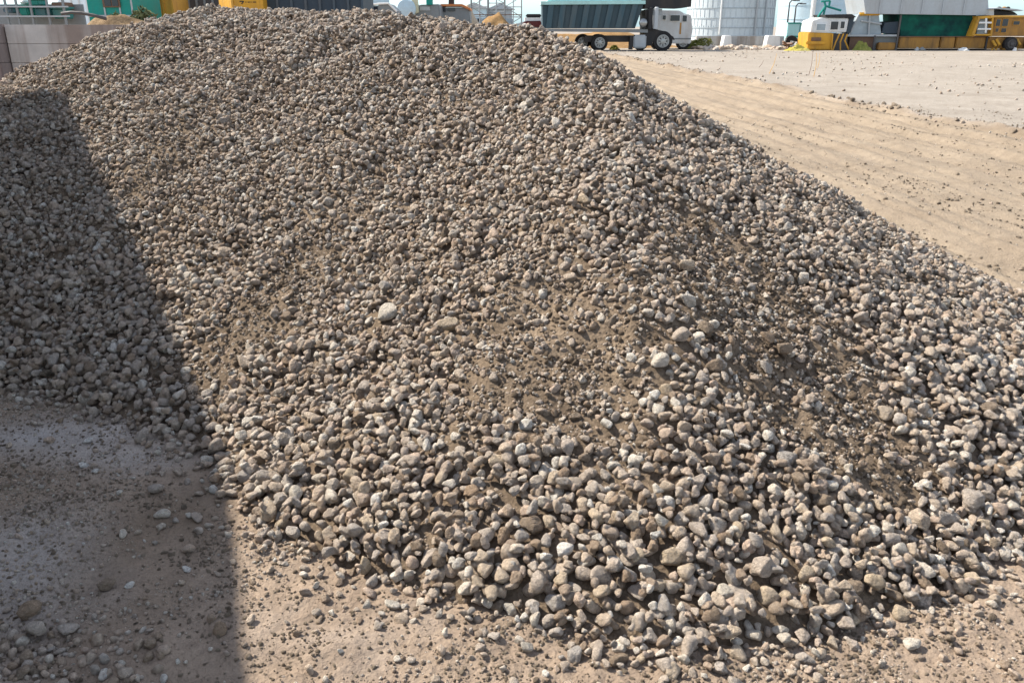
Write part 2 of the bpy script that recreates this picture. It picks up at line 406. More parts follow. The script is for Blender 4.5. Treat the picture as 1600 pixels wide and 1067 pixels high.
# notable stones, each where the photograph has it: px, py, width in px, colour, shape (0 round / 1 angular), flat, label
NOTE = [
 (244,768,30,'grey',0,.75,'blue-grey oval cobble alone on shaded dirt beside the pile foot'),
 (354,733,30,'grey',0,.9,'round grey cobble at the tip of the shaded pile foot'),
 (56,988,44,'grey',0,.75,'largest oval grey cobble lying on shaded ground at lower left'),
 (104,990,34,'grey',0,.7,'smooth grey cobble right beside the largest oval cobble at lower left'),
 (48,958,38,'brown',1,.7,'dark brown lump among the cobbles at the lower left corner'),
 (168,918,28,'brown',1,.7,'dark brown stone on shaded dirt above the lower left cobble cluster'),
 (292,892,17,'white',1,.5,'small white flat chip on shaded dirt'),
 (203,916,17,'white',1,.5,'small bluish white chip on shaded dirt near dark brown stone'),
 (138,692,17,'white',1,.4,'flat white chip farthest up the shaded pale ground'),
 (130,729,17,'white',1,.5,'white chip on the dark damp patch of shaded ground'),
 (149,738,15,'white',1,.5,'white angular chip just right of the damp patch'),
 (345,988,26,'brown',0,.8,'brown round cobble where the shadow ends in the foreground'),
 (612,950,27,'pale',1,.7,'lone pale angular stone on sunlit dirt in front of the pile'),
 (1420,1011,30,'pale',0,.65,'lone pale flat cobble on sunlit dirt at lower right'),
 (1363,962,24,'pale',0,.8,'small pale round cobble just off the right pile foot'),
 (477,835,26,'grey',0,.9,'round grey cobble at the left front pile foot'),
 (866,995,27,'grey',0,.8,'grey oval cobble at the front pile foot'),
 (1060,1006,24,'white',0,.8,'whitish oval pebble at the front pile foot'),
 (1218,994,27,'pale',0,.8,'pale cobble leaning on its neighbour at front right pile foot'),
 (1252,1000,30,'grey',1,.75,'grey angular cobble last in the row at front right pile foot'),
 (1335,427,28,'tan',1,.8,'large tan angular stone on the upper right flank'),
 (1075,428,34,'tan',1,.75,'large tan rock lying in the middle of the pile'),
 (605,497,40,'pale',0,.6,'long pale oval stone in the middle left of the pile'),
 (1062,538,26,'grey',0,.9,'round grey-tan cobble at the left edge of the dark sand streak'),
 (1101,527,32,'brown',1,.8,'dark brown rock at the left edge of the dark sand streak'),
 (1222,563,34,'brown',1,.85,'brown angular rock lying on the dark sand streak'),
 (1197,541,26,'brown',0,.7,'brown cobble just above the angular rock on the dark sand'),
 (1195,586,26,'grey',0,.8,'grey rounded cobble below the angular rock on the dark sand'),
 (1030,580,28,'pale',0,.8,'pale rounded cobble left of the dark sand streak'),
 (880,871,30,'white',0,.9,'whitish oval cobble standing on edge in the lower front'),
 (830,838,36,'brown',1,1,'largest dark brown cobble in the lower front of the pile'),
 (1040,803,28,'white',0,.75,'whitish cobble in the lower middle of the pile front'),
 (1335,932,42,'brown',1,.6,'big brown lump at the right front pile foot'),
 (1130,935,32,'pale',0,.8,'pale cobble above the front right pile foot'),
 (864,748,18,'white',0,.6,'white pebble on the sand streak below the pile middle'),
 (1012,742,22,'grey',0,.9,'grey round pebble standing out of the lower sand'),
 (1200,945,32,'tan',0,.85,'tan cobble in the front right of the pile'),
 (700,522,36,'tan',1,.8,'tan rock beside the left sand patch of the middle'),
 (1048,890,34,'tan',1,.9,'tan blocky cobble in the lower front'),
 (330,680,28,'grey',0,.8,'grey cobble at the shaded left pile foot'),
]
def ray_H(pxx, pyy):
    d = raydir(pxx, pyy); t = np.arange(1, 11, .006); P = np.array([0, 0, CH])+t[:, None]*d
    i = ((P[:, 0]-dx0)/RES).astype(int); j = ((P[:, 1]-dy0)/RES).astype(int)
    ok = (i >= 0) & (j >= 0) & (i < nx_) & (j < ny_)
    h = np.where(ok, BASE[np.clip(j, 0, ny_-1), np.clip(i, 0, nx_-1)], 0)
    k = np.argmax(P[:, 2] < h); return P[k]
def add_stone(loc, eul, scl, mesh, colour, label, group=None):
    o = bpy.data.objects.new('cobble', mesh); link(o); o.location = loc; o.rotation_euler = eul; o.scale = scl
    o.material_slots[0].link = 'OBJECT'; o.material_slots[0].material = STONE[colour]
    tag(o, label, 'stone', group); return o
round_i = [i for i in range(NV) if i % 3]; ang_i = [i for i in range(NV) if i % 3 == 0]
kill = np.zeros(len(pos), bool)
for (qx, qy, w, colr, an, fl, lab) in NOTE:
    P = ray_H(qx, qy); _, _, dp = project(*P); r = .5*w/F*dp*1.06
    i, j = int((P[0]-dx0)/RES), int((P[1]-dy0)/RES); k = max(1, int(r*.6/RES))
    on = AD[j, i] > .03
    # whatever lay where this stone lies makes room
    d2 = np.hypot(pos[:, 0]-P[0], pos[:, 1]-P[1]); kill |= (d2 < r*.9+pos[:, 3]*.35)
    z = BASE[j, i]+(r*.62*fl if not on else r*.62*fl+.016)
    n = normals(P[0:1], P[1:2]); e = eulers(n, rng.uniform(-.5, .5, 1), .12)[0]
    m = shapes[random.choice(ang_i if an else round_i)]
    add_stone((P[0], P[1], z), e, (r, r*.95, r*1.05*fl), m, colr, lab)
kinds = ['grey', 'tan', 'brown', 'pale']
for i in pick:
    if kill[i]: continue
    colr = rng.choice(kinds, p=[.4, .33, .12, .15]); an = rng.uniform() < .4
    m = shapes[rng.choice(ang_i if an else round_i)]
    X_, Y_ = px[i], py[i]
    zone = 'the shaded left part of the pile' if X_ < 330 and Y_ < 720 and X_ < 100+.36*(Y_-140) else \
           'the right flank of the pile' if X_ > 1250 else 'the middle slope of the pile' if Y_ < 700 else \
           'the left front of the pile foot' if X_ < 700 else 'the central front of the pile foot' if X_ < 1000 else 'the right front of the pile foot'
    lab = '%s %s cobble packed among others on %s' % (colr, 'angular' if an else 'rounded', zone)
    add_stone(pos[i, :3], E_[i], S_[i], m, colr, lab, lab.replace('cobble', 'cobbles'))
keep = rest & ~kill
gr = scatter('gravel', pos[keep, :3], E_[keep], S_[keep], I_[keep], C_big)
child(gr, PILE); tag(gr, kind='stuff')
# fine gravel that fills the gaps and covers the sandy streaks
def kD(d, s, x, y): return np.where(d > -.02, .5+s*np.clip(.35+2.0*fbm(x*5, y*5, 75, 3), -.35, .5), .0)
D_ = sample(5600, .0035, .0115, kD, 1.7)
i, j = cell(D_[:, 0], D_[:, 1]); low = (H[j, i]-BASE[j, i]) < .022
D_ = D_[low]; i, j = i[low], j[low]
zD = H[j, i]+D_[:, 2]*.1
fg = scatter('fine_gravel', np.stack([D_[:, 0], D_[:, 1], zD], 1), eulers(normals(D_[:, 0], D_[:, 1]), rng.uniform(0, 6.28, len(D_)), .4), D_[:, 2:3]*rng.uniform(.8, 1.2, (len(D_), 3)), rng.integers(0, 10, len(D_)), C_small)
child(fg, PILE); tag(fg, kind='stuff')

def clod_material(name, a, b):
    t = NT(name); rnd = t.n('ShaderNodeObjectInfo').outputs['Random']; n2 = t.tex(4, 5, .7)
    c = t.mix(.5, t.ramp(rnd, [(0, a), (1, b)]), t.ramp(n2.outputs[0], [(.3, .6), (.65, 1.3)]), 'MULTIPLY')
    return t.done(c, .95, .1, t.bump(n2.outputs[0], .8, .2))
def clod_shapes(name, m, seed):
    ms = [stone_mesh(name, 2, seed+i, True) for i in range(6)]
    for q in ms: q.materials.clear(); q.materials.append(m)
    return lib(name, ms)
C_sand = clod_shapes('sand_clod', clod_material('sand_clod', (.15,.113,.082), (.34,.265,.195)), 300)
C_dirt = clod_shapes('dirt_clod', clod_material('dirt_clod', (.24,.19,.142), (.42,.345,.265)), 400)
K_ = sample(5200, .004, .015, lambda d, s, x, y: np.where(d > -.02, .12+.88*np.clip(s*1.3, 0, 1), 0), 2.2, False)
i, j = cell(K_[:, 0], K_[:, 1]); low = (H[j, i]-BASE[j, i]) < .012
K_ = K_[low]; i, j = i[low], j[low]
sc_ = scatter('sand_clods', np.stack([K_[:, 0], K_[:, 1], H[j, i]+.0], 1), eulers(normals(K_[:, 0], K_[:, 1]), rng.uniform(0, 6.28, len(K_)), .5), K_[:, 2:3]*rng.uniform(.75, 1.25, (len(K_), 3)), rng.integers(0, 6, len(K_)), C_sand)
child(sc_, PILE); tag(sc_, kind='stuff')

# pebbles and grit on the bare ground
def pebbles(n, x0, x1, y0, y1, r0, r1, pw, keepf):
    x = rng.uniform(x0, x1, n); y = rng.uniform(y0, y1, n); d = foot_dist(x, y)
    k = keepf(x, y, d); ok = (rng.uniform(size=n) < k) & (d < -.01); x, y = x[ok], y[ok]
    r = r0+(r1-r0)*rng.uniform(size=len(x))**pw
    z = ground_z(x, y)+r*.3
    return np.stack([x, y, z, r], 1)
cl = lambda x, y: np.clip(.35+1.6*fbm(x*2.5, y*2.5, 81, 3), .04, 1)
PB = [pebbles(230000, -3.6, 2.9, 1.3, 4.6, .0022, .008, 2.4, lambda x, y, d: cl(x, y)*(.4+.6*np.exp(d/.35))),
      pebbles(26000, -3.6, 2.9, 1.3, 4.6, .005, .014, 2.4, lambda x, y, d: cl(x, y)**1.5*(.2+.8*np.exp(d/.22))),
      pebbles(1800, -1.6, -.5, 1.4, 2.4, .008, .022, 2, lambda x, y, d: np.exp(-(((x+1.35)/.35)**2+((y-1.75)/.2)**2))),
      pebbles(9000, 1.8, 9, 3.2, 16, .004, .016, 2.8, lambda x, y, d: .2+.8*np.exp(d/.25)+.6*np.clip(fbm(x*1.5, y*.7, 83, 3), 0, 1)),
      pebbles(7000, 4, 24, 9, 56, .008, .06, 4.5, lambda x, y, d: (x > edge_x(y)-.2)*np.clip(.25+1.5*fbm(x*.4, y*.3, 84, 3), .05, 1)),
      pebbles(2600, 3, 9.5, 7, 50, .008, .05, 2.6, lambda x, y, d: np.exp(-((x-edge_x(y)+.1)/.3)**2))]
PB = np.concatenate(PB)
n = len(PB); up = np.tile([0, 0, 1.0], (n, 1))
gp = scatter('ground_pebbles', PB[:, :3], eulers(up, rng.uniform(0, 6.28, n), .25), PB[:, 3:4]*rng.uniform(.75, 1.25, (n, 3)), rng.integers(0, 10, n), C_small)
DC = [pebbles(190000, -3.6, 2.9, 1.3, 4.6, .0025, .0085, 2.6, lambda x, y, d: np.clip(.35+1.5*fbm(x*3, y*3, 86, 4), .10, 1)*np.where(x < -1.1, .55, 1)),
      pebbles(15000, 1.8, 10, 3.2, 18, .005, .022, 2.8, lambda x, y, d: np.clip(.15+1.6*fbm((x+.085*y)*3.5, y*.35, 87, 4), .03, 1)),
      pebbles(5200, 3, 9.5, 7, 55, .015, .075, 2.4, lambda x, y, d: np.exp(-((x-edge_x(y)+.1)/.28)**2)*np.clip(.3+1.8*fbm(x*.8, y*.5, 88, 3), .05, 1))]
DC = np.concatenate(DC); DC[:, 2] -= DC[:, 3]*.12; n = len(DC)
dc = scatter('dirt_clods', DC[:, :3], eulers(np.tile([0, 0, 1.0], (n, 1)), rng.uniform(0, 6.28, n), .4), DC[:, 3:4]*rng.uniform(.7, 1.3, (n, 3)), rng.integers(0, 6, n), C_dirt)
tag(dc, 'crumbs and clods of dry dirt on the bare ground', 'dirt', kind='stuff')
tag(gp, 'loose grit and pebbles scattered over the bare ground', 'pebbles', kind='stuff')

# ---------------------------------------------------------------- mesh builder for made things
class MB:
    def __init__(s): s.bm = bmesh.new()
    def box(s, x0, x1, y0, y1, z0, z1, bev=0):
        v = [s.bm.verts.new((x, y, z)) for z in (z0, z1) for y in (y0, y1) for x in (x0, x1)]
        for f in ((0,2,3,1),(4,5,7,6),(0,1,5,4),(2,6,7,3),(0,4,6,2),(1,3,7,5)): s.bm.faces.new([v[k] for k in f])
        return s
    def prism(s, pts, y0, y1):              # outline in x, z pushed through y
        a = [s.bm.verts.new((x, y0, z)) for x, z in pts]; b = [s.bm.verts.new((x, y1, z)) for x, z in pts]
        s.bm.faces.new(a); s.bm.faces.new(b[::-1]); n = len(pts)
        for i in range(n): s.bm.faces.new([a[i], b[i], b[(i+1) % n], a[(i+1) % n]])
        return s
    def tube(s, pts, r, n=8, r1=None):
        pts = [Vector(p) for p in pts]; rings = []
        for i, p in enumerate(pts):
            d = (pts[min(i+1, len(pts)-1)]-pts[max(i-1, 0)]).normalized()
            a = d.orthogonal().normalized() if abs(d.z) > .9 else d.cross(Vector((0, 0, 1))).normalized(); b = d.cross(a)
            rr = r if r1 is None else r+(r1-r)*i/(len(pts)-1)
            rings.append([s.bm.verts.new(p+(a*math.cos(2*math.pi*k/n)+b*math.sin(2*math.pi*k/n))*rr) for k in range(n)])
        for A_, B_ in zip(rings, rings[1:]):
            for k in range(n): s.bm.faces.new([A_[k], A_[(k+1) % n], B_[(k+1) % n], B_[k]])
        s.bm.faces.new(rings[0][::-1]); s.bm.faces.new(rings[-1]); return s
    def lathe(s, c, prof, n=48, axis='z'):
        rings = []
        for r, h in prof:
            ring = []
            for k in range(n):
                a = 2*math.pi*k/n; p = (r*math.cos(a), r*math.sin(a), h)
                if axis == 'y': p = (p[0], p[2], p[1])
                if axis == 'x': p = (p[2], p[0], p[1])
                ring.append(s.bm.verts.new((c[0]+p[0], c[1]+p[1], c[2]+p[2])))
            rings.append(ring)
        for A_, B_ in zip(rings, rings[1:]):
            for k in range(n): s.bm.faces.new([A_[k], A_[(k+1) % n], B_[(k+1) % n], B_[k]])
        s.bm.faces.new(rings[0][::-1]); s.bm.faces.new(rings[-1]); return s
    def jitter(s, a):
        for v in s.bm.verts: v.co += Vector((random.uniform(-a, a), random.uniform(-a, a), random.uniform(-a, a)))
        return s
    def build(s, name, m, parent=None, bev=0.0, smooth=False, origin=None):
        bmesh.ops.recalc_face_normals(s.bm, faces=s.bm.faces[:])
        if bev: bmesh.ops.bevel(s.bm, geom=s.bm.edges[:], offset=bev, segments=2, affect='EDGES', clamp_overlap=True)
        if parent is not None: o_ = parent.location
        else:
            vs = [v.co for v in s.bm.verts]
            o_ = Vector((sum(v.x for v in vs)/len(vs), sum(v.y for v in vs)/len(vs), min(v.z for v in vs)))
        root = parent
        while root is not None and root.parent is not None: root = root.parent
        if root is not None: o_ = Vector(root.get('org', root.location))
        for v in s.bm.verts: v.co -= o_
        me = bpy.data.meshes.new(name); s.bm.to_mesh(me); s.bm.free(); me.materials.append(m)
        if smooth: me.polygons.foreach_set('use_smooth', np.ones(len(me.polygons), bool))
        o = link(bpy.data.objects.new(name, me))
        if parent is not None: o.parent = parent
        else: o.location = o_
        return o
def thing(name, label, cat, x, y, z=0.0, group=None):
    o = link(bpy.data.objects.new(name, None)); o.location = (x, y, z); tag(o, label, cat, group)
    return o

# paints and surfaces of the yard
m_conc = None
def concrete_material(name, base=(.36,.33,.315), stain=(.20,.14,.115)):
    t = NT(name)
    mp = t.n('ShaderNodeMapping'); mp.inputs['Scale'].default_value = (1, 1, .07)
    t.l(t.n('ShaderNodeTexCoord').outputs['Object'], mp.inputs[0])
    a = t.tex(1.5, 6, .65, mp.outputs[0]); b = t.tex(5, 6, .7); c2 = t.tex(.8, 4, .6)
    c = t.mix(t.ramp(a.outputs[0], [(.44, 0), (.6, .95)]), base, stain)
    c = t.mix(.4, c, t.ramp(c2.outputs[0], [(.3, .7), (.7, 1.2)]), 'MULTIPLY')
    c = t.mix(.35, c, t.ramp(b.outputs[0], [(.3, .6), (.65, 1.1)]), 'MULTIPLY')
    return t.done(c, .9, .2, t.bump(b.outputs[0], .3, .02))
m_conc = concrete_material('stained_concrete', (.47,.45,.43), (.25,.20,.175)); m_conc2 = concrete_material('grey_concrete', (.42,.42,.41), (.28,.25,.22))
m_dark = paint('black_rubber', (.02,.02,.022), amt=.2); m_tyre = paint('tyre_rubber', (.018,.018,.02), (.12,.10,.08), .35, .85)
m_teal = paint('teal_paint', (.003,.25,.205), (.10,.14,.11), .4); m_tealp = paint('pale_teal_paint', (.40,.66,.64), (.25,.3,.28), .4)
m_navy = paint('navy_steel', (.028,.045,.065), (.07,.08,.085), .35); m_bed = paint('dark_teal_steel', (.026,.058,.078), (.09,.11,.115), .5, .5)
m_white = paint('white_paint', (.66,.68,.69), (.35,.25,.16), .5); m_white2 = paint('chalky_white_paint', (.78,.78,.76), (.45,.38,.3), .25)
m_yel = paint('yellow_paint', (.60,.31,.03), (.20,.12,.05), .6, scale=2.5); m_ochre = paint('rusty_ochre_paint', (.50,.27,.07), (.20,.11,.05), .65, scale=2.5); m_gold = paint('golden_paint', (.62,.34,.06), (.30,.14,.06), .6, scale=3)
m_brownp = paint('brown_painted_steel', (.17,.095,.06), (.08,.06,.05), .5); m_amber = paint('dirty_amber_paint', (.38,.19,.04), (.13,.075,.035), .9, scale=2.5)
m_grey = paint('grey_steel', (.22,.24,.25), (.16,.13,.1), .4); m_lgrey = paint('light_grey_steel', (.40,.43,.45), (.26,.22,.18), .4); m_dgrey = paint('dark_grey_steel', (.075,.07,.072), (.14,.12,.1), .4)
m_blue = paint('pale_blue_paint', (.48,.62,.70), (.4,.42,.42), .3); m_tank = paint('white_tank_paint', (.52,.58,.61), (.33,.32,.30), .5, .55, .35)
m_hoop = paint('hoop_paint', (.36,.41,.44), (.25,.22,.2), .4); m_rib = paint('teal_rib_steel', (.045,.088,.112), (.14,.13,.11), .5); m_orange = paint('orange_paint', (.60,.20,.06), (.25,.12,.06), .4); m_red = paint('maroon_paint', (.11,.018,.02), (.08,.05,.04), .3, .4)
m_chrome = paint('dull_aluminium', (.34,.35,.35), (.25,.22,.2), .4, .35, metal=.6)
m_soil = None
def soil_material(name, a, b):
    t = NT(name); n1 = t.tex(2, 6, .65); n2 = t.tex(14, 5, .7)
    c = t.ramp(n1.outputs[0], [(.3, a), (.7, b)]); c = t.mix(.5, c, t.ramp(n2.outputs[0], [(.3, .5), (.65, 1.2)]), 'MULTIPLY')
    return t.done(c, .95, .1, t.bump(n2.outputs[0], .7, .06))
m_soil = soil_material('ochre_soil', (.24,.14,.06), (.36,.23,.11)); m_soil2 = soil_material('brown_soil', (.13,.085,.05), (.30,.21,.12))
m_tarp = soil_material('yellow_tarp_cloth', (.38,.32,.05), (.52,.46,.14)); m_leaf = soil_material('dry_green_leaf', (.10,.13,.03), (.34,.32,.09)); m_leaf2 = soil_material('dusty_leaf', (.08,.12,.06), (.24,.24,.12))
def glass_material(name, c, rough=.08):
    t = NT(name); n = t.tex(1.2, 3); return t.done(t.ramp(n.outputs[0], [(.3, tuple(k*.6 for k in c)), (.7, c)]), rough, .6)
m_glass = glass_material('dark_glass', (.025,.03,.04)); m_glassp = glass_material('hazy_glass', (.30,.36,.40), .25)
def net_material():
    t = NT('green_netting'); n1 = t.tex(.9, 4, .6); n2 = t.tex(25, 2)
    c = t.ramp(n1.outputs[0], [(.35, (.004,.035,.034)), (.72, (.006,.13,.085))]); return t.done(c, .8, .2, t.bump(n2.outputs[0], .4, .02))
m_net = net_material()

def BX(p0, p1, D, th):                    # box whose near face fills picture rectangle p0-p1 at distance D
    (xa, ya), (xb, yb) = p0, p1
    xm = .5*(AT(xa, yb, D)[0]+AT(xa, ya, D)[0]); xn = .5*(AT(xb, yb, D)[0]+AT(xb, ya, D)[0])
    zt = AT(.5*(xa+xb), ya, D)[1]; zb = AT(.5*(xa+xb), yb, D)[1]
    return xm, xn, D, D+th, zb, zt
def gz(x, y): return float(ground_z(np.array([x]), np.array([y]))[0])

# ---------------------------------------------------------------- concrete wall behind the heap, left
def panel_wall(name, x0, x1, y0, th, ztop, rows, label, m, panel=2.6):
    t = MB(); h = ztop/rows; k = 0; g = .002
    n = max(1, round((x1-x0)/panel)); w = (x1-x0)/n
    for r in range(rows):
        for q in range(n):
            a = x0+q*w+random.uniform(-.01, .01)*0; t.box(a+g, a+w-g, y0+random.uniform(0, .012), y0+th, r*h+g-(.15 if r == 0 else 0), (r+1)*h-g)
    o = t.build(name, m, bev=.005); tag(o, label, 'wall'); return o
D = 13.5
x0 = AT(14, 80, D)[0]; x1 = AT(196, 45, D)[0]; zt = AT(100, 39, D)[1]
panel_wall('concrete_wall', x0, x1, D, .45, zt, 6, 'stained concrete block wall behind the left side of the pile', m_conc)
panel_wall('concrete_wall', x0-3.5, x0-.02, D-.28, .45, zt+.01, 6, 'darker section of concrete wall at the left edge of the photo', concrete_material('dark_stained_concrete', (.26,.22,.21), (.14,.10,.09)), 3.4)
xs_ = AT(198, 45, D)[0]
o = MB().box(xs_, xs_+.5, D+.1, D+.14, 0, zt-.01).build('dark_gap_plate', m_dgrey, bev=.01); tag(o, 'dark plate added for the dark gap at the right end of the concrete wall', 'plate')  # plain dark plate added to stand for the dark gap past the wall end

# mounds
def mound(name, x, y, rx, ry, h, m, label, cat, seed=0, rough=.13):
    n = 60; q = np.linspace(-1, 1, n); X, Y = np.meshgrid(q, q); rr = np.sqrt(X**2+Y**2)
    Z = h*np.clip(1-rr**1.4, -.06, 1)*(1+rough*2*fbm(X*2.5+seed, Y*2.5, 90+seed, 4))
    me = mesh_np(name, np.stack([X.ravel()*rx, Y.ravel()*ry, Z.ravel()], 1), grid_faces(n, n)); me.materials.append(m)
    o = link(bpy.data.objects.new(name, me)); o.location = (x, y, 0); tag(o, label, cat); return o
D = 20; xm, zm = AT(140, 18, D)
mound('soil_mound', xm, D+1.5, 2.2, 1.6, zm+.0, m_soil2, 'mound of brown earth and dead growth behind the concrete wall', 'mound', 1)
pts = [AT(p, q, D-.2) for p, q in ((96, 22), (112, 20), (128, 21), (148, 25), (166, 30))]
o = MB().tube([(a, D-.2, b) for a, b in pts], .035, 8).build('pipe', m_dgrey, smooth=True); tag(o, 'dark bent pipe lying across the earth mound', 'pipe')
D = 21.5; pts = [AT(p, q, D-.5) for p, q in ((164, 33), (176, 34), (192, 35))]

def leafy(name, x, y, z, rx, ry, h, m, label, n=500, ls=.10):
    vs, fs = [], []
    r = np.random.default_rng(int(abs(x)*100)+n)
    for k in range(n):
        t = r.uniform(0, 1)**.6; a = r.uniform(0, 6.28); q = math.sqrt(r.uniform())*(1-.6*t)
        c = np.array([x+rx*q*math.cos(a), y+ry*q*math.sin(a), z+h*t*(1-.45*q)])
        d = r.normal(size=3); d /= np.linalg.norm(d); e = np.cross(d, r.normal(size=3)); e /= np.linalg.norm(e)
        L = ls*r.uniform(.6, 1.4); i = len(vs)
        vs += [c-d*L, c+e*L*.32, c+d*L, c-e*L*.32]; fs.append((i, i+1, i+2, i+3))
    vs = np.array(vs)-np.array([x, y, z]); me = mesh_np(name, vs, fs, False); me.materials.append(m)
    o = link(bpy.data.objects.new(name, me)); o.location = (x, y, z); tag(o, label, 'plant'); return o
for (pxx, pyy, D, w, h, lab, mm) in ((225, 37, 27, .9, .5, 'low dusty bush below the green shed', m_leaf2), (183, 37, 26, .7, .3, 'thin dry weeds behind the end of the concrete wall', m_leaf2)):
    xx, zz = AT(pxx, pyy, D); leafy('bush', xx, D, max(zz-.9, 0), w, .5, h+.9, mm, lab, 900)

# storage rack with teal bins
D = 24
xa, za = AT(0, 37, D); xb, zb_ = AT(105, 0, D); rk = thing('storage_rack', 'grey pipe storage rack with two rails behind the concrete wall', 'rack', (xa+xb)/2, D, 0)
for pxx in (-14, 10, 27, 49, 75, 100):
    xx = AT(pxx, 20, D)[0]; MB().box(xx-.025, xx+.025, D, D+.05, 0, zb_+.25).build('post', m_grey, rk)
for pyy in (11, 26):
    z_ = AT(50, pyy, D)[1]; MB().box(xa-.5, xb+.0, D-.04, D-.003, z_-.018, z_+.018).build('rail', m_lgrey, rk)
MB().box(xa-.5, xb, D+.8, D+.86, 0, zb_-.1).build('back_panel', m_grey, rk)
for (p0, p1, mm, lab) in (((30, 12), (43, 25), m_teal, 'bright teal bin on the rack, left of its darker twin'), ((54, 13), (72, 26), paint('blue_teal_paint', (.02,.14,.16)), 'blue-teal bin on the right of the rack'), ((4, 12), (19, 21), paint('steel_blue_paint', (.06,.14,.20)), 'steel blue drum box at the left end of the rack'), ((46, 0), (60, 9), m_teal, 'teal crate on the upper shelf of the rack'), ((82, 14), (101, 30), paint('dull_green_paint', (.03,.17,.16)), 'dull green bin at the right end of the rack')):
    bx = BX(p0, p1, D+.15, .5); t = MB().box(*bx); 
    b = t.build('bin', mm, bev=.03); tag(b, lab, 'bin')
    xm0, xm1, y0_, y1_, z0_, z1_ = bx; MB().box(xm0-.03, xm1+.03, y0_-.03, y1_+.03, z1_, z1_+.05).build('rim', mm, b)
    b.location = b.location
bx = BX((27, 1), (39, 9), D+.15, .4); o = MB().box(*bx).jitter(.05).build('sack', m_white2, bev=.08, smooth=True); tag(o, 'white sack lying on the upper shelf of the rack', 'sack')
bx = BX((80, 4), (98, 14), D+.2, .6); b = MB().box(*bx).build('crate', m_brownp, bev=.02); tag(b, 'brown crate on the right end of the rack top', 'crate')

# pale building far left
D = 62
xa, za = AT(86, 30, D); xb, zb_ = AT(141, 0, D)
bd = thing('warehouse', 'pale blue warehouse gable between the rack and the green shed', 'building', (xa+xb)/2, D)
MB().prism([(xa, 0), (xb+1.5, 0), (xb+1.5, zb_+1.2), (AT(104, 0, D)[0], zb_+1.2), (AT(88, 4, D)[0], zb_-.4), (xa, zb_-1.2)], D, D+9).build('wall', paint('pale_cladding', (.74,.84,.90), (.5,.55,.56), .35), bd)
for k in range(4):
    xx = xa+(xb-xa)*(.3+.2*k); MB().box(xx-.05, xx+.05, D-.06, D-.003, .2, zb_+.6).build('rib', m_white, bd)

# green shed
D = 30
xa, xb = AT(137, 12, D)[0], AT(207, 12, D)[0]; ztop = AT(170, 0, D)[1]+.5; zb0 = AT(170, 27, D)[1]
sh = thing('shed', 'teal green site shed with a brown framed window', 'shed', (xa+xb)/2, D)
MB().box(xa, xb, D, D+2.4, 0, ztop).build('wall', m_teal, sh)
MB().box(xa-.15, xb+.15, D-.2, D+2.6, ztop+.003, ztop+.12).build('roof', m_grey, sh)
for pxx in (163, 187, 206): xx = AT(pxx, 10, D)[0]; MB().box(xx-.025, xx+.025, D-.03, D-.003, .5, ztop-.02).build('seam', m_lgrey, sh)
bx = BX((160, -2), (187, 12), D-.06, .05); w = MB().box(*bx).build('window', m_brownp, sh)
for (a, b) in ((163, 173), (175, 184)):
    q = BX((a, 0), (b, 10), D-.08, .015); MB().box(*q).build('pane', m_glass, w)
MB().box(xa, xb, D-.04, D-.003, zb0, zb0+.06).build('sill_rail', m_lgrey, sh)

# containers in the row behind the heap
def container(px0, px1, D, th, m, label, ribs, top=-14, ribm=None, name='container'):
    xa, xb = AT(px0, 20, D)[0], AT(px1, 20, D)[0]; zt = AT(.5*(px0+px1), top, D)[1]
    t = thing(name, label, 'container', (xa+xb)/2, D)
    MB().box(xa, xb, D, D+th, .25, zt).build('body', m, t, bev=.03)
    for k in range(ribs+1):
        xx = xa+(xb-xa)*k/ribs; MB().box(xx-.04, xx+.04, D-.05, D-.003, .3, zt-.03).build('rib', ribm or m, t)
    MB().box(xa-.03, xb+.03, D-.06, D+th+.03, zt+.003, zt+.1).build('top_rail', ribm or m, t)
    for xx in (xa+.3, xb-.3): MB().box(xx-.15, xx+.15, D+.2, D+th-.2, 0, .247).build('foot', m_dgrey, t)
    return t
container(208, 242, 33, 2.4, m_ochre, 'rust streaked ochre container right of the green shed', 3)
container(243, 271, 33.3, 2.4, m_gold, 'golden yellow blotched container beside the ochre one', 2)
container(272, 347, 35, 2.5, m_dgrey, 'dark grey-brown container behind the pile crest', 6, ribm=m_grey)
container(413, 567, 31, 2.5, m_navy, 'long navy blue container behind the middle of the pile crest', 7, ribm=paint('navy_rib_steel', (.05,.075,.10)))
# yellow container, turned so its left end shows
D = 30.5; xa, xb = AT(362, 10, D)[0], AT(411.5, 10, D)[0]; zt = AT(380, -14, D)[1]; xc = AT(351, 10, D)[0]
yc = thing('container', 'bright yellow container with black markings behind the pile crest', 'container', (xa+xb)/2, D)
t = MB(); a = [(xa, D), (xb, D), (xb, D+2.2), (xc-.9, D+2.2)]
vb = [t.bm.verts.new((x, y, .2)) for x, y in a]; vt = [t.bm.verts.new((x, y, zt)) for x, y in a]
t.bm.faces.new(vb); t.bm.faces.new(vt)
for k in range(4): t.bm.faces.new([vb[k], vb[(k+1) % 4], vt[(k+1) % 4], vt[k]])
t.build('body', m_yel, yc)
MB().box(xa+.003, xa+.07, D-.04, D-.003, .25, zt).build('corner_post', m_gold, yc)
mk = MB()
def mark(p0, p1): mk.box(*BX(p0, p1, D-.012, .009))
mark((374, 2), (381, 3.6)); mk.prism([AT(379, 3.6, D-.012), AT(381, 3.6, D-.012), AT(378.5, 7, D-.012), AT(376.5, 7, D-.012)], D-.012, D-.003)
for a, b in ((383.5, 385), (387, 390), (391.5, 393), (395, 400)): mark((a, 3.2), (b, 4.6))
mk.build('marking', m_dark, yc)

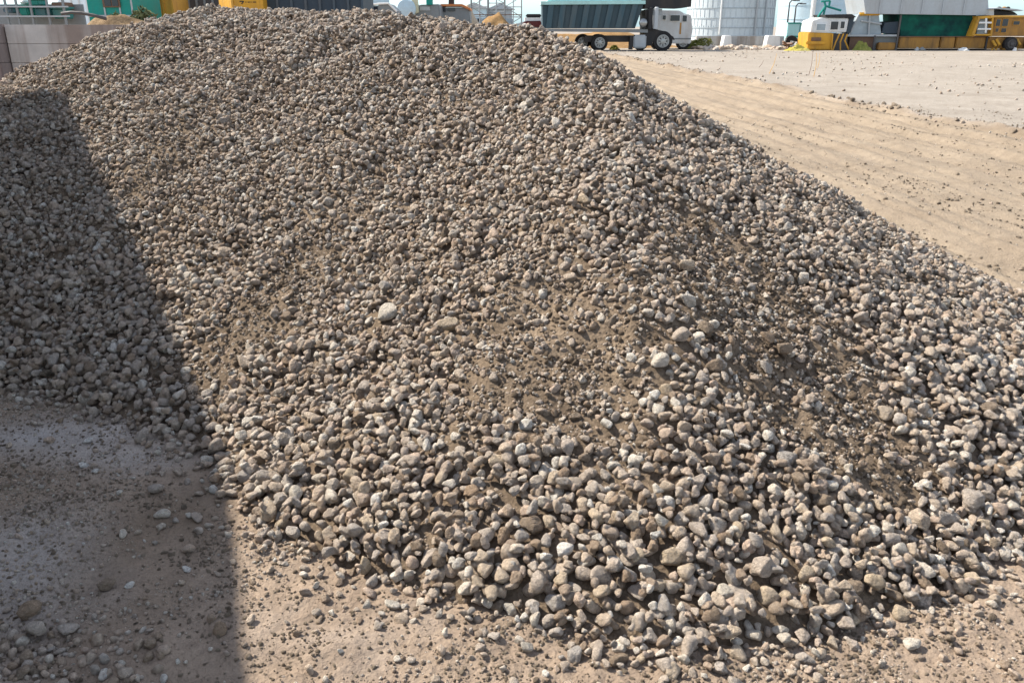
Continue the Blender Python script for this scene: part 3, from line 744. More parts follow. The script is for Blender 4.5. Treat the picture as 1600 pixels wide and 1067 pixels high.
# ---------------------------------------------------------------- vehicles and machines
def wheel(parent, x, y, r, w, m_rim=None):
    t = MB().lathe((x, y, r), [(r*.62, -w/2), (r*.93, -w/2), (r, -w/2+.06), (r, w/2-.06), (r*.93, w/2), (r*.62, w/2)], 36, 'y').build('wheel', m_tyre, parent, smooth=False)
    MB().lathe((x, y-w/2, r), [(r*.66, -.004), (r*.63, -.05), (r*.56, -.05), (r*.50, -.012), (r*.27, -.012), (r*.24, -.09), (r*.05, -.10)], 24, 'y').build('rim', m_rim or m_chrome, t)
    b = MB()
    for k in range(8):
        a = k*math.pi/4; b.lathe((x+r*.385*math.cos(a), y-w/2, r+r*.385*math.sin(a)), [(r*.085, -.03), (r*.085, -.014)], 10, 'y')
    b.build('bolts', m_dgrey, t)
    return t
# dump truck
D = 57.0
tx = AT(930, 60, D)[0]
tr = thing('dump_truck', 'dark teal tipper truck with ribbed dump body and black cab guard', 'truck', tx, D)
def A2(pxx, pyy, dd=D): return AT(pxx, pyy, dd)
out = [A2(848, 45), A2(847, 3), A2(1007, 3), A2(992, 45)]
MB().prism(out, D, D+2.5).build('dump_body', m_bed, tr)
for k in range(8):
    f = (k+.5)/8; b0 = A2(848+f*144+0, 44.5); b1 = A2(852+f*150, 7)
    w = .17
    MB().prism([(b0[0]-w, b0[1]), (b0[0]+w, b0[1]), (b1[0]+w, b1[1]), (b1[0]-w, b1[1])], D-.12, D-.003).build('rib', m_rib, tr)
MB().prism([A2(845, 8), A2(845, 3), A2(1008, 1.5), A2(1008, 7)], D-.2, D+2.6).build('top_rail', m_tealp, tr)
MB().prism([A2(855, 2.8), A2(860, -6), A2(1000, -7), A2(1004, 1.3)], D+.3, D+2.2).build('tarp_cover', m_tealp, tr)
MB().prism([A2(796, 49), A2(796, 45.5), A2(1012, 46.5), A2(1012, 51.5)], D-.1, D+2.5).build('chassis', m_grey, tr)
for pxx in (843, 863): xx = A2(pxx, 58)[0]; MB().box(xx-.08, xx+.08, D+.1, D+.25, 0.0, A2(pxx, 49.4)[1]).build('support_leg', m_dgrey, tr)
MB().prism([A2(1008, 72), A2(1008, 16), A2(1018, 16), A2(1020, 45), A2(1040, 50), A2(1052, 58), A2(1054, 63), A2(1046, 58), A2(1034, 53), A2(1024, 58), A2(1017, 72)], D-.05, D+2.4).build('fender', m_dark, tr)
MB().prism([A2(1008, 14), A2(1006, -6), A2(1081, -8), A2(1080, 11), A2(1064, 13.5), A2(1047, 13)], D+.0, D+2.4).build('cab_guard', m_dark, tr)
MB().prism([A2(1014, 24), A2(1014, 14.5), A2(1036, 14.5), A2(1036, 24)], D+.3, D+2.2).build('cab', m_lgrey, tr)
for pxx in (1015, 1024): c = A2(pxx, 30); MB().lathe((c[0], D-.25, c[1]-.6), [(.14, 0), (.14, 1.25), (.09, 1.3)], 14).build('exhaust', m_dark if pxx < 1020 else m_lgrey, tr, smooth=False)
c = A2(1004, 36); MB().lathe((c[0], D-.3, c[1]), [(.02, -.16), (.22, -.12), (.27, 0), (.22, .14), (.02, .17)], 20, 'y').build('air_tank', m_chrome, tr, smooth=True)
MB().box(*BX((990, 55), (1010, 76), D-.15, .8)).build('fuel_tank', m_lgrey, tr, bev=.08)
MB().box(*BX((984, 56), (989, 78), D-.1, .6)).build('mud_flap', m_dark, tr)
r_ = .62
for pxx, dy in ((1035.5, .1), (1008, 2.1)): wheel(tr, A2(pxx, 66)[0], D+dy, r_ if dy < 1 else .5, .34)
for pxx, dy in ((938, .15), (938, 2.0), (914, 2.0)): wheel(tr, A2(pxx, 66)[0], D+dy+(.4 if dy < 1 else 0), .52, .45)
MB().box(A2(916, 60)[0], A2(1008, 60)[0], D+.9, D+1.5, .55, .95).build('axle_beam', m_dgrey, tr)

# white bus behind the truck
D = 60.5
bs = thing('bus', 'white rust streaked bus standing behind the tipper truck', 'bus', AT(1048, 60, D)[0], D)
MB().prism([AT(1016, 68, D), AT(1018, 16, D), AT(1062, 17, D), AT(1070, 22, D), AT(1080, 24, D), AT(1082, 45, D), AT(1079, 69, D)], D, D+2.3).build('body', m_white, bs, bev=.05)
for p0, p1 in (((1035, 24), (1041, 32)), ((1047, 23.5), (1063, 34)), ((1066, 24), (1074, 35))):
    w = MB().box(*BX(p0, p1, D-.05, .047)).build('window', m_white2, bs, bev=.01)
    MB().box(*BX((p0[0]+.8, p0[1]+.8), (p1[0]-.8, p1[1]-.8), D-.07, .018)).build('pane', m_glass, w)
MB().box(*BX((1062, 36), (1064.5, 54), D-.02, .017)).build('rust_patch', m_ochre, bs)
MB().box(*BX((1017, 60), (1080, 62), D-.03, .027)).build('bumper_strip', m_grey, bs)
for pxx in (1028, 1068): wheel(bs, AT(pxx, 66, D)[0], D+.25, .48, .3)

# red and white vehicle
D = 62
rv = thing('parked_van', 'maroon van with white band and black roof load left of the truck', 'van', AT(832, 40, D)[0], D)
MB().prism([AT(816, 42, D), AT(817, 36, D), AT(821, 33.5, D), AT(846, 33, D), AT(847, 43, D)], D, D+1.9).build('body', m_red, rv, bev=.05)
MB().box(*BX((820, 28), (847, 33.3), D+.1, 1.7)).build('upper_band', m_white2, rv)
MB().box(*BX((822, 22.5), (846, 27.8), D+.15, 1.6)).build('roof_load', m_dark, rv, bev=.06)
MB().box(AT(816, 42, D)[0], AT(847, 42, D)[0], D+.1, D+1.8, .3, AT(830, 42.5, D)[1]).build('skirt', m_grey, rv)
for pxx in (822, 841): wheel(rv, AT(pxx, 60, D)[0], D+.2, .36, .22)

# ochre bank under/behind the truck
o = mound('earth_bank', AT(900, 60, 64)[0], 66.5, 8.5, 3.5, 1.25, m_soil, 'ochre earth bank seen beneath the tipper truck', 'earth bank', 3, .3)
for k, (a, b, s) in enumerate(((875, 75, .5), (900, 76, .6), (1088, 66, .9), (1100, 69, 1.1), (1076, 70, .6), (960, 72, .4))):
    D = 59.5 if a < 1000 else 61; xx, zz = AT(a, b, D); leafy('weed', xx, D, 0, 1.0*s, .5, .75*s, m_leaf, ['low yellow-green weeds left of the truck rear wheel', 'thin weed tuft under the truck body', 'tall yellow weeds at the left foot of the white tank', 'broad green weeds beside the white tank plinth', 'weed tuft right behind the truck front wheel', 'small weed tuft under the truck middle'][k], 260, .12)

# white tank
D = 76
xc, _ = AT(1156, 45, D); rad = abs(AT(1225, 45, D)[0]-AT(1086, 45, D)[0])/2
tk = thing('storage_tank', 'big white riveted storage tank with hoops and ladder pipe', 'tank', xc, D+rad)
MB().lathe((xc, D+rad, 0), [(rad, 0), (rad, 9.5), (rad*.6, 10.6), (.2, 11.2)], 96).build('shell', m_tank, tk, smooth=False)
for z_ in [AT(1156, p, D)[1] for p in (57, 44, 29, 13, -6)]:
    MB().lathe((xc, D+rad, z_), [(rad+.002, -.04), (rad+.035, -.04), (rad+.035, .04), (rad+.002, .04)], 96).build('hoop', m_hoop, tk)
t = MB()
for row, zz in enumerate([AT(1156, p, D)[1] for p in (57, 44, 29, 13, -6)]):
    for k in range(26):
        a = math.pi+(k+.5*(row % 2))*math.pi/26; t.box(xc+math.cos(a)*(rad+.015)-.012, xc+math.cos(a)*(rad+.015)+.012, D+rad+math.sin(a)*(rad+.015)-.012, D+rad+math.sin(a)*(rad+.015)+.012, zz+.07, zz+.85)
t.build('plate_seams', m_tank, tk)
for pxx in (1127, 1182, 1199):
    xx = AT(pxx, 30, D)[0]; yy = D+rad-math.sqrt(max(rad**2-(xx-xc)**2, 0))-.12
    MB().tube([(xx, yy, .8), (xx, yy, 9)], .07, 8).build('pipe', m_lgrey if pxx != 1127 else m_white2, tk)
MB().lathe((xc, D+rad, 0), [(rad+.5, -.1), (rad+.5, .35), (rad+.003, .35)], 64).build('plinth', m_conc2, tk)
# second tank / silo
D = 88
xc, _ = AT(1292, 30, D); rad = abs(AT(1352, 20, D)[0]-AT(1236, 20, D)[0])/2
tk = thing('storage_tank', 'smooth pale blue storage tank behind the yellow machines', 'tank', xc, D+rad)
MB().lathe((xc, D+rad, 0), [(rad, 0), (rad, 11), (rad*.6, 12), (.2, 12.5)], 96).build('shell', m_blue, tk, smooth=False)
for p in (30, 8): MB().lathe((xc, D+rad, AT(1290, p, D)[1]), [(rad+.002, -.05), (rad+.04, -.05), (rad+.04, .05), (rad+.002, .05)], 96).build('hoop', m_blue, tk)
xx = AT(1270, 20, D)[0]; yy = D+rad-math.sqrt(rad**2-(xx-xc)**2)-.3
MB().tube([(xx, yy, 0), (xx, yy, 11)], .22, 12).build('pipe', m_white2, tk)
# lamp posts
for pxx, py0, lab in ((1230, 5, 'dark lamp post with a bent top right of the white tank'), (1240.5, 10, 'thin dark mast just right of the lamp post')):
    D = 70; xx, zz = AT(pxx, 40, D); _, zt = AT(pxx, py0, D); zb0 = 0
    lp = thing('lamp_post', lab, 'lamp post', xx, D); MB().tube([(xx, D, 0), (xx, D, zt)], .09, 8, .05).build('pole', m_dgrey, lp)
    MB().tube([(xx, D, zt), (xx+.15, D, zt+.18), (xx+.45, D, zt+.2)], .05, 6).build('arm', m_dgrey, lp)
    MB().box(xx+.3, xx+.75, D-.1, D+.1, zt+.12, zt+.2).build('lamp_head', m_dgrey, lp)
# plinth walls in front of the tank
D = 66
o = MB().box(*BX((1088, 57), (1225, 72), D, .5)).build('low_wall', m_conc2, bev=.03); tag(o, 'long low grey concrete wall at the foot of the white tank', 'wall')
for (a, b, c, d_, lab) in ((1131, 56, 1143, 72, 'white concrete block left of the other in front of the white tank'), (1199, 56, 1219, 70, 'white tapered concrete block at the right end of the low wall')):
    dd = D-1.2; x_, X_, y_, Y_, z_, Z_ = BX((a, b), (c, d_), dd, .9); z_ = 0
    o = MB().prism([(x_-.08, 0), (X_+.08, 0), (X_-.04, Z_), (x_+.04, Z_)], y_, Y_).build('concrete_block', m_white2, bev=.03); tag(o, lab, 'concrete block')
# rubble line
r = np.random.default_rng(5); n = 420
rx_ = r.uniform(AT(1085, 76, 60)[0], AT(1262, 76, 60)[0], n); ry_ = r.normal(60.5, .7, n); rr_ = .04+.22*r.uniform(size=n)**3
ru = scatter('rubble', np.stack([rx_, ry_, ground_z(rx_, ry_)+rr_*.3], 1), eulers(np.tile([0, 0, 1.], (n, 1)), r.uniform(0, 6, n), .3), rr_[:, None]*np.array([1.6, 1, .9]), r.integers(0, 10, n), C_small)
tag(ru, 'low line of rubble between the truck and the yellow machine', 'rubble', kind='stuff')
o = mound('tarp', AT(1245, 80, 57.5)[0], 57.5, .95, .5, .32, m_tarp, 'crumpled yellow tarp on the ground left of the yellow machine', 'tarp', 6, .5)

# teal containers, low, between the tanks
D = 66
for (p0, p1, mm, lab) in (((1230, 36), (1249, 62), m_tealp, 'pale teal low container, nearer the lamp posts'), ((1250, 37), (1268, 62), paint('mint_paint', (.34,.62,.60)), 'mint teal container touching the white cab')):
    xa, xb, y0_, y1_, z0_, z1_ = BX(p0, p1, D, 2)
    t = thing('container', lab, 'container', (xa+xb)/2, D); MB().box(xa, xb, y0_, y1_, 0.1, z1_).build('body', mm, t, bev=.03)
    for f in (.45, .98): MB().box(xa-.02, xb+.02, y0_-.04, y0_-.003, z1_*f-.05, z1_*f+.05).build('rail', m_teal, t)
    MB().box(xa+.1, xb-.1, y0_+.1, y1_-.1, 0, .097).build('foot', m_dgrey, t)
D = 61
o = MB().lathe((AT(1236, 62, D)[0], D, .45), [(.25, -.15), (.45, -.15), (.48, 0), (.45, .15), (.25, .15)], 24, 'y').build('old_tyre', m_tyre); tag(o, 'old black tyre standing left of the yellow machine', 'tyre')
sc = thing('scrap_heap', 'low heap of rusty scrap metal left of the yellow machine', 'scrap', AT(1250, 70, 60)[0], 60)
for k in range(26):
    xx = AT(random.uniform(1222, 1272), 70, 60)[0]; yy = 60+random.uniform(-.4, .5); zz = random.uniform(.1, .5)
    a = Vector((random.uniform(-1, 1), random.uniform(-.4, .4), random.uniform(-.3, .3))).normalized()*random.uniform(.2, .5)
    MB().tube([Vector((xx, yy, zz))-a, Vector((xx, yy, zz))+a], random.uniform(.04, .1), 5).build('scrap_piece', random.choice([m_brownp, m_dgrey, m_lgrey, m_grey]), sc)

# small yellow machine with white cab
D = 58
mc = thing('site_vehicle', 'yellow works vehicle with white cab and black roof', 'vehicle', AT(1296, 78, D)[0], D)
MB().prism([AT(1262, 78, D), AT(1264, 51, D), AT(1302, 52, D), AT(1301, 79, D)], D, D+2.2).build('hood', m_yel, mc, bev=.06)
MB().box(*BX((1268, 59), (1283, 64.5), D-.05, .045)).build('grille', m_brownp, mc)
MB().box(*BX((1260, 65), (1290, 70), D-.22, .21)).build('bumper', m_yel, mc, bev=.04)
MB().prism([AT(1267, 51, D), AT(1270, 33, D), AT(1285, 28, D), AT(1327, 29, D), AT(1323, 51, D)], D+.05, D+2.1).build('cab', m_white, mc, bev=.04)
for p0, p1, g in (((1275, 37), (1291, 49), m_glassp), ((1297, 33), (1311, 48), m_glass), ((1312.5, 33), (1321, 46), m_glass)):
    w = MB().box(*BX(p0, p1, D, .047)).build('window', m_white2, mc, bev=.01); MB().box(*BX((p0[0]+1.3, p0[1]+1.2), (p1[0]-1.3, p1[1]-1.2), D-.02, .018)).build('pane', g, w)
MB().prism([AT(1290, 27.6, D), AT(1288, 23.5, D), AT(1330, 22.5, D), AT(1337, 27, D), AT(1333, 28.4, D)], D-.1, D+2.2).build('roof', m_dark, mc)
MB().prism([AT(1323.5, 52, D), AT(1328, 29, D), AT(1336, 28, D), AT(1330, 52, D)], D+.1, D+2).build('rear_panel', m_navy, mc)
MB().prism([AT(1302.5, 80, D), AT(1302.5, 52.5, D), AT(1328, 53, D), AT(1327, 80, D)], D+.4, D+2).build('engine_bay', m_dgrey, mc)
for (pa, pb, pc) in (((1301, 53), (1300, 66), (1299, 80)), ((1312, 53), (1306, 66), (1301, 80)), ((1318, 53), (1313, 66), (1313, 79)), ((1324, 54), (1320, 64), (1326, 78))):
    MB().tube([(AT(q[0], q[1], D-.1)[0], D-.1, AT(q[0], q[1], D-.1)[1]) for q in (pa, pb, pc)], .05, 6).build('hose', m_yel, mc)
wheel(mc, AT(1280, 75, D)[0], D+.75, .42, .3); wheel(mc, AT(1318, 75, D)[0], D+1.0, .42, .3)
mst = MB()
for a, b in (((1278, 27), (1290, 10)), ((1286, 27), (1290, 10)), ((1290, 10), (1288, 3)), ((1290, 10), (1314, 17)), ((1283, 3), (1297, 1.5)), ((1295, 11), (1297, 2))):
    p = AT(*a, D+1); q = AT(*b, D+1); mst.tube([(p[0], D+1, p[1]), (q[0], D+1, q[1])], .07, 6)
mst.build('roof_mast', m_teal, mc)

# screening plant with hopper and green netting
D = 58.5
sp_ = thing('screening_plant', 'long amber screening plant with green netting and a grey hopper on top', 'machine', AT(1440, 78, D)[0], D)
MB().prism([AT(1350, 22, D), AT(1346, -4, D), AT(1540, -2, D), AT(1541, 21, D), AT(1532, 24.5, D)], D-.3, D+3).build('hopper', m_lgrey, sp_)
for pxx in (1372, 1405, 1438, 1470, 1503): xx = AT(pxx, 10, D)[0]; MB().box(xx-.04, xx+.04, D-.36, D-.303, AT(pxx, 22, D)[1], AT(pxx, 0, D)[1]).build('stiffener', m_lgrey, sp_)
MB().prism([AT(1408, 57, D), AT(1407, 22.5, D), AT(1527, 24, D), AT(1516, 57, D)], D+.1, D+2.8).build('netting', m_net, sp_)
MB().prism([AT(1378, 53, D), AT(1383, 36, D), AT(1404, 34, D), AT(1404, 53, D)], D+.05, D+2.6).build('side_panel', m_navy, sp_)
MB().prism([AT(1326, 56, D), AT(1343, 22.5, D), AT(1374, 22.5, D), AT(1378, 54, D)], D+.1, D+2.4).build('windscreen', m_glassp, sp_)
for a, b in (((1326, 56), (1343, 22)), ((1343, 22.5), (1374, 22)), ((1357, 55), (1359, 23)), ((1346, 33), (1377, 38))):
    p = AT(*a, D+.02); q = AT(*b, D+.02); MB().tube([(p[0], D+.02, p[1]), (q[0], D+.02, q[1])], .06 if a[0] != 1343 else .12, 6).build('frame_bar', m_yel if a[0] == 1343 else m_lgrey, sp_)
MB().box(*BX((1324, 54.5), (1404, 57.5), D-.1, 2.6)).build('deck', m_lgrey, sp_)
MB().box(*BX((1327, 58), (1366, 79), D+.15, 2.2)).build('tool_box', m_brownp, sp_)
MB().box(*BX((1367, 58), (1403, 80), D+.3, 2)).build('engine_cover', m_grey, sp_)
MB().box(*BX((1372, 67), (1400, 79), D-.1, .38)).build('engine', m_amber, sp_, bev=.06)
for a, b in ((1405, 1468), (1470, 1492), (1494, 1540)): MB().box(*BX((a, 58), (b, 76), D-.05, 2.5)).build('base_beam', m_amber, sp_, bev=.05)
MB().box(*BX((1405, 57.2), (1545, 58.4), D-.12, 2.6)).build('base_rail', m_brownp, sp_)
MB().box(*BX((1405, 77), (1540, 82), D+.8, 1.2)).build('track', m_dark, sp_)
for pxx in (1404, 1366, 1542):
    MB().box(*BX((pxx-1.2, 24 if pxx == 1404 else 56), (pxx+1.2, 80), D-.16, .1)).build('post', m_dgrey, sp_)
o = mound('dry_weeds', AT(1347, 78, 57.6)[0], 57.6, .7, .3, .5, m_leaf, 'low mat of yellowish dry weeds under the pale windscreen', 'plant', 8, .6)

# yellow machine at the right edge
D = 58
ym = thing('wheel_loader', 'dirty yellow wheeled machine with a big glazed cab at the right edge', 'machine', AT(1570, 78, D)[0], D)
MB().box(*BX((1551, 27.5), (1606, 57), D, 2.4)).build('cab', m_amber, ym, bev=.05)
MB().box(*BX((1548, 24.5), (1608, 27.8), D-.15, 2.7)).build('cab_roof', m_gold, ym)
for p0, p1 in (((1556, 30), (1564, 42)), ((1566, 29.5), (1576, 42)), ((1583, 33), (1594, 40)), ((1555, 44), (1561, 51)), ((1564, 44), (1573, 52))):
    w = MB().box(*BX(p0, p1, D-.06, .057)).build('window', m_gold, ym, bev=.01); MB().box(*BX((p0[0]+.7, p0[1]+.7), (p1[0]-.7, p1[1]-.7), D-.08, .018)).build('pane', m_glass, w)
MB().prism([AT(1516, 57.5, D), AT(1527, 30, D), AT(1527, 26, D), AT(1552, 25, D), AT(1549, 57.5, D), AT(1546, 57.5, D), AT(1549, 29, D), AT(1530, 30, D), AT(1521, 57.5, D)], D-.1, D+1.8).build('front_frame', m_yel, ym)
for a, b in (((1530, 36), (1549, 36)), ((1541, 29), (1540, 52)), ((1528, 46), (1548, 46)), ((1519, 55), (1547, 55))):
    p = AT(*a, D-.2); q = AT(*b, D-.2); MB().tube([(p[0], D-.2, p[1]), (q[0], D-.2, q[1])], .06, 6).build('guard_bar', m_white2 if a[1] < 50 else m_yel, ym)
MB().prism([AT(1530, 46, D), AT(1532, 31, D), AT(1548, 30, D), AT(1547, 54, D), AT(1530, 54, D)], D+.3, D+1.7).build('front_glass', m_glassp, ym)
MB().box(*BX((1544, 58.5), (1606, 77), D+.25, 2.2)).build('chassis', m_amber, ym, bev=.05)
for a, b in ((1558, 62), (1552, 64), (1590, 62)): MB().tube([(AT(a, b, D)[0], D+.1, AT(a, b, D)[1]), (AT(a+3, b+8, D)[0], D-.05, AT(a+3, b+8, D)[1]), (AT(a-1, 79, D)[0], D+.1, AT(a-1, 79, D)[1])], .09, 8).build('hydraulic_arm', m_yel, ym)
MB().prism([AT(1568, 80, D), AT(1571, 64, D), AT(1576, 61, D), AT(1586, 61, D), AT(1586, 63, D), AT(1577, 63.5, D), AT(1573, 67, D), AT(1571, 80, D)], D-.1, D+.5).build('fender', m_amber, ym)
wheel(ym, AT(1578, 70, D)[0], D+.02, .43, .4, m_dgrey); wheel(ym, AT(1612, 70, D)[0], D+.02, .43, .4, m_dgrey)
MB().prism([AT(1544, 15, D), AT(1562, 12, D), AT(1590, 15, D), AT(1600, 17, D), AT(1594, 18, D), AT(1560, 14.5, D)], D, D+2).build('roof_panel', m_lgrey, ym)
MB().prism([AT(1541, 24.3, D), AT(1546, 14.6, D), AT(1557, 14.4, D), AT(1557, 24.3, D)], D+.3, D+1.8).build('roof_box', m_white, ym)
MB().prism([AT(1558, 24.2, D), AT(1558, 16, D), AT(1590, 18.5, D), AT(1597, 24, D)], D+.4, D+1.8).build('roof_rack', m_dark, ym, bev=.05)
for k, a in enumerate((1572, 1580, 1586)): c = AT(a, 11, D); MB().lathe((c[0], D+.8, c[1]-.15), [(.05, -.2), (.13, 0), (.13, .12), (.05, .17)], 12).build('beacon', [m_dark, m_amber, m_dark][k], ym)

# debris at the foot of the machines
for k, (a, b, w, mm, lab) in enumerate(((1505, 79, 16, m_white2, 'white crumpled sheet on the ground under the screening plant'), (1585, 80, 6, m_white2, 'small white canister on the ground beside the loader wheel'), (1432, 80, 6, m_lgrey, 'pale scrap lump under the amber beam'), (1440, 79, 10, m_grey, 'grey plate lying under the amber beam'))):
    x_ = AT(a, b, 57.3)[0]; ww = w/22/2
    o = MB().lathe((x_, 57.3, 0), [(ww, 0), (ww*.9, .12), (ww*.5, .2), (.03, .22)], 9).jitter(.05).build('scrap_sheet' if k != 1 else 'canister', mm); tag(o, lab, 'scrap' if k != 1 else 'canister')

# ---------------------------------------------------------------- row behind the crest, middle
D = 40
pk = thing('parked_pickup', 'slate grey pickup cab with a white roofline behind the crest', 'vehicle', AT(595, 20, D)[0], D)
MB().prism([AT(568, 40, D), AT(568, 9, D), AT(592, 9, D), AT(594, 6.5, D), AT(607, 6.5, D), AT(620, 19, D), AT(621, 40, D)], D, D+1.9).build('body', m_grey, pk, bev=.04)
wb = MB(); ln = [AT(*q, D-.05) for q in ((582, 7.5), (593, 6.2), (607, 5.8), (620, 18.5))]; wb.tube([(a, D-.05, b) for a, b in ln], .05, 6); wb.build('roof_trim', m_white2, pk)
MB().box(*BX((574, 11), (590, 16), D-.05, .047)).build('window', m_glass, pk)
xa = AT(568, 30, D)[0]; xb = AT(621, 30, D)[0]
for f in (.2, .8): wheel(pk, xa+(xb-xa)*f, D+.15, .38, .25)
MB().box(*BX((568, -14), (607, 5.5), D+2.5, .2)).build('rack_board', m_blue, pk)
D = 44
dr = thing('tank_trailer', 'round pale grey-blue tank trailer right of the grey pickup', 'tank', AT(634, 15, D)[0], D)
c = AT(633, 14, D); MB().lathe((c[0], D+.3, c[1]), [(.1, -.1), (.42, -.05), (.47, .05), (.47, 2.3), (.1, 2.4)], 28, 'y').build('barrel', m_blue, dr, smooth=False)
MB().box(c[0]-.42, c[0]+.42, D+.3, D+2.4, .5, c[1]-.36).build('cradle', m_grey, dr)
for dx_ in (-.3, .3): wheel(dr, c[0]+dx_, D+.5, .3, .2)
D = 45
gm = thing('crusher', 'grey machine with pale yellow chute behind the crest', 'machine', AT(666, 15, D)[0], D)
MB().prism([AT(644, 40, D), AT(646, 12, D), AT(656, 8, D), AT(686, 7, D), AT(690, 40, D)], D, D+2).build('body', m_grey, gm, bev=.05)
MB().prism([AT(644, 10, D), AT(645, -4, D), AT(653, -4, D), AT(655, 20, D), AT(650, 22, D)], D-.4, D-.003).build('chute', paint('cream_paint', (.62,.58,.40)), gm)
MB().box(*BX((666, -4), (675, 8), D-.2, .5)).build('hopper', m_teal, gm)
MB().box(*BX((640, 15), (643, 20), D-.3, .6)).build('counterweight', m_dark, gm)
MB().box(*BX((656, 11), (672, 17), D-.05, .047)).build('panel', m_lgrey, gm)
D = 47
ex = thing('orange_truck', 'grey truck with an orange arched roof behind the right of the crest', 'vehicle', AT(712, 15, D)[0], D)
MB().prism([AT(682, 42, D), AT(682, 12, D), AT(733, 12, D), AT(735, 42, D)], D, D+2.1).build('body', m_grey, ex, bev=.04)
MB().prism([AT(680, 11.8, D), AT(690, 7, D), AT(722, 7, D), AT(735, 14, D), AT(735, 17, D), AT(721, 10.5, D), AT(692, 10.5, D), AT(681, 13.5, D)], D-.15, D+2.2).build('roof', m_orange, ex)
for p0, p1 in (((688, 12.5), (697, 19)), ((699, 12), (711, 18))): MB().box(*BX(p0, p1, D-.05, .047)).build('window', m_glass, ex)
for pxx in (692, 725): wheel(ex, AT(pxx, 30, D)[0], D+.2, .42, .25)
MB().prism([AT(700, 6.6, D), AT(700, 0, D), AT(708, -2, D), AT(708, 6.6, D)], D+.4, D+1).build('roof_box', m_dark, ex)
mound('sand_heap', AT(728, 25, 50)[0], 52, 1.6, 1.6, AT(728, 15, 50)[1], paint('pale_sand', (.45,.36,.25)), 'small pale sand heap right of the orange roofed truck', 'sand heap', 9)
mound('sand_heap', AT(776, 30, 46)[0], 48, 2.2, 1.8, AT(772, 22, 48)[1], m_soil, 'ochre sand heap below the scaffold towers', 'sand heap', 10)
# scaffold towers and far sheds
for k, (pa, pb, D, rows, lab) in enumerate(((736, 762, 78, 6, 'left scaffold tower with cross braces on the skyline'), (763, 788, 80, 7, 'middle scaffold tower on the skyline behind the ochre heap'), (789, 815, 76, 6, 'right scaffold tower nearest the truck'))):
    xa, xb = AT(pa, 20, D)[0], AT(pb, 20, D)[0]; zt = AT(pa, -25, D)[1]
    st_ = thing('scaffold_tower', lab, 'scaffold', (xa+xb)/2, D, 0, 'scaffold towers on the skyline')
    for dy in (0, 1.4):
        for f in (0, .5, 1): xx = xa+(xb-xa)*f; MB().tube([(xx, D+dy, 0), (xx, D+dy, zt)], .045, 6).build('standard', m_grey if f != .5 else m_lgrey, st_)
    for q in range(rows):
        z_ = .6+(zt-.8)*q/(rows-1); MB().tube([(xa, D, z_), (xb, D, z_)], .04, 5).build('ledger', m_lgrey, st_)
        if q < rows-1:
            z2 = .6+(zt-.8)*(q+1)/(rows-1); a, b = (xa, xb) if q % 2 else (xb, xa); MB().tube([(a, D, z_), (b, D, z2)], .03, 5).build('brace', m_grey, st_)
    MB().box(xa-.05, xb+.05, D-.1, D+1.5, AT(pa, 24, D)[1], AT(pa, 23, D)[1]).build('platform', m_brownp, st_)
for k, (pa, pb, py0, D, mm, lab) in enumerate(((722, 760, 14, 92, m_blue, 'pale blue shed behind the left scaffold tower'), (764, 800, 15, 94, m_lgrey, 'light grey shed behind the middle scaffold tower'), (806, 850, 39, 120, m_blue, 'low pale blue shed far behind the maroon van'))):
    xa, xb = AT(pa, 20, D)[0], AT(pb, 20, D)[0]; zt = AT(pa, py0, D)[1]
    s_ = thing('far_shed', lab, 'shed', (xa+xb)/2, D)
    MB().box(xa, xb, D, D+6, 0, zt).build('wall', mm, s_)
    MB().prism([(xa-.3, zt+.003), (xb+.3, zt+.003), ((xa+xb)/2, zt+.6)], D-.3, D+6.3).build('roof', m_lgrey, s_)
    for q in range(3):
        xx = xa+(xb-xa)*(q+.5)/3; w = MB().box(xx-.5, xx+.5, D-.05, D-.003, zt*.45, zt*.7).build('window', m_glassp, s_)

# dry stalks standing on the yard
for k, (a, b, lab) in enumerate((((1184, 107), (1193, 95), 'short dark stick poking out of the pale yard, left of the wires'), ((1201, 117), (1214, 84), 'thin leaning dry stalk left of the paired stalks'), ((1263, 120), (1270, 82), 'dark thin stalk, left of the close pair on the yard'), ((1271, 122), (1276, 83), 'thin dry stalk in the middle of the yard trio'), ((1277, 108), (1281, 83), 'tan dry stalk, right of the yard trio'))):
    x0_, y0_ = ground(*a); p1 = AT(b[0], b[1], y0_+.15)
    mid = ((x0_+p1[0])/2+.03, y0_+.05, p1[1]*.5)
    o = MB().tube([(x0_, y0_, -.02), mid, (p1[0], y0_+.15, p1[1])], .011, 5, .005).build('dry_stalk', m_brownp if k in (0, 2) else m_gold); tag(o, lab, 'stalk')

# ---------------------------------------------------------------- building whose shadow falls over the heap's left side
SAZ, SEL = R(24), R(46.4)
S = Vector((-math.cos(SAZ)*math.cos(SEL), math.sin(SAZ)*math.cos(SEL), math.sin(SEL)))
HB = 2.8
Bc = Vector((-3.28, 6.36, 1.2)); Cn = Bc+S*((HB-Bc.z)/S.z)
ed = Vector((-.3477, .9376, 0)); wn = Vector((-.9376, -.3477, 0))
P0 = Vector((Cn.x, Cn.y, 0)); P1 = P0-ed*12.5
bd = thing('concrete_building', 'plain concrete building just left of the photo that shades the pile', 'building', P0.x, P0.y)
def quadprism(pts, z0, z1, name, m, par):
    t = MB(); a = [t.bm.verts.new((p.x, p.y, z0)) for p in pts]; b = [t.bm.verts.new((p.x, p.y, z1)) for p in pts]
    t.bm.faces.new(a); t.bm.faces.new(b); n = len(pts)
    for i in range(n): t.bm.faces.new([a[i], a[(i+1) % n], b[(i+1) % n], b[i]])
    return t.build(name, m, par)
quadprism([P0, P1, P1+wn*7, P0+wn*7], -.1, HB-.15, 'wall', m_conc2, bd)
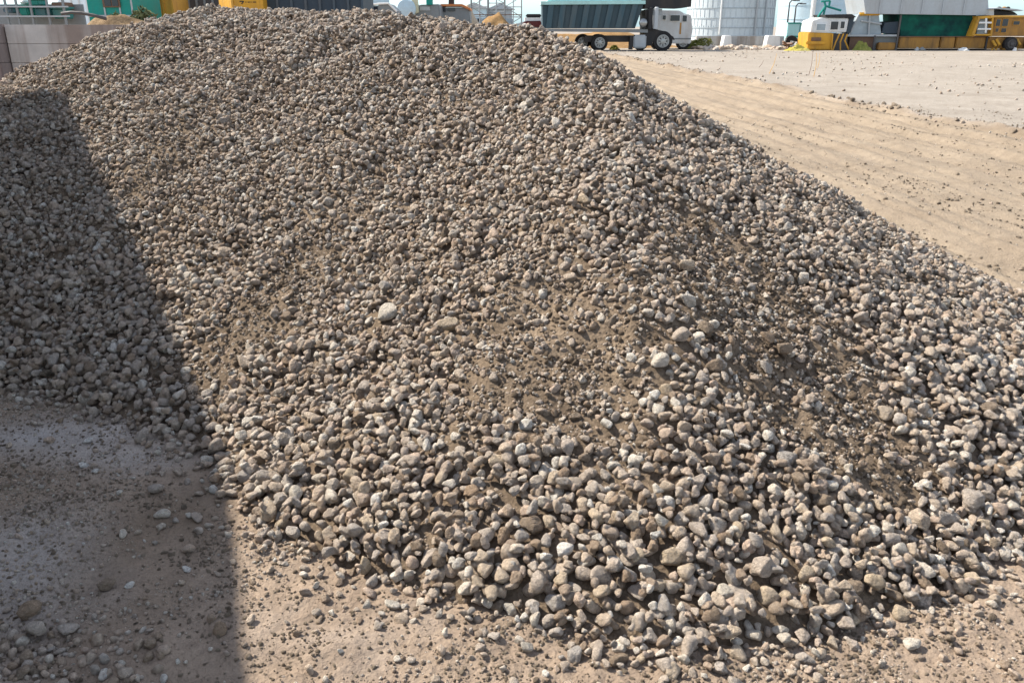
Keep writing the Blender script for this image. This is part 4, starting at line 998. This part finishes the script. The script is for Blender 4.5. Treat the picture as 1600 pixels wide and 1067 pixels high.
quadprism([P0-wn*.0, P1-wn*.0, P1+wn*7.1, P0+wn*7.1], HB-.147, HB, 'roof', m_lgrey, bd)
for k in range(3):
    c = P0-ed*(2+3.6*k); quadprism([c-wn*.05, c-ed*1.4-wn*.05, c-ed*1.4-wn*.003, c-wn*.003], 1.2, 2.2, 'window', m_glass, bd)

# ---------------------------------------------------------------- light, sky, camera
w = bpy.data.worlds.new('World'); scene.world = w; w.use_nodes = True
nt = w.node_tree; bg = nt.nodes['Background']
sky = nt.nodes.new('ShaderNodeTexSky'); sky.sky_type = 'NISHITA'; sky.sun_disc = False
sky.sun_elevation = SEL; sky.sun_rotation = math.atan2(S.x, S.y)
sky.air_density = 1.0; sky.dust_density = .4; sky.ozone_density = 2.0; sky.altitude = 0
hs = nt.nodes.new('ShaderNodeHueSaturation'); hs.inputs['Saturation'].default_value = .62
nt.links.new(sky.outputs[0], hs.inputs['Color'])
tc = nt.nodes.new('ShaderNodeTexCoord'); sx = nt.nodes.new('ShaderNodeSeparateXYZ'); nt.links.new(tc.outputs['Generated'], sx.inputs[0])
rp = nt.nodes.new('ShaderNodeValToRGB'); nt.links.new(sx.outputs['Z'], rp.inputs[0])
rp.color_ramp.elements[0].position = 0; rp.color_ramp.elements[0].color = (.36, .52, .66, 1)
rp.color_ramp.elements[1].position = .10; rp.color_ramp.elements[1].color = (1.0, .97, .93, 1)
mx = nt.nodes.new('ShaderNodeMix'); mx.data_type = 'RGBA'; mx.blend_type = 'MULTIPLY'; mx.inputs[0].default_value = 1
nt.links.new(hs.outputs[0], mx.inputs[6]); nt.links.new(rp.outputs[0], mx.inputs[7]); nt.links.new(mx.outputs[2], bg.inputs[0]); bg.inputs[1].default_value = .15
sl = bpy.data.lights.new('sun', 'SUN'); sl.energy = 4.6; sl.angle = R(.7); sl.color = (1, .915, .785)
so = link(bpy.data.objects.new('sun', sl)); so.rotation_euler = S.to_track_quat('Z', 'Y').to_euler(); so.location = S*30
cam = bpy.data.cameras.new('camera'); cam.sensor_width = 36; cam.lens = F/1600*36; cam.clip_end = 4000; cam.clip_start = .05
co = link(bpy.data.objects.new('camera', cam)); co.location = (0, 0, CH); co.rotation_euler = (R(90)-PITCH, 0, 0)
scene.camera = co
vs = scene.view_settings; vs.view_transform = 'Standard'; vs.look = 'None'; vs.gamma = 1; vs.exposure = 1.06
scene.cycles.max_bounces = 6
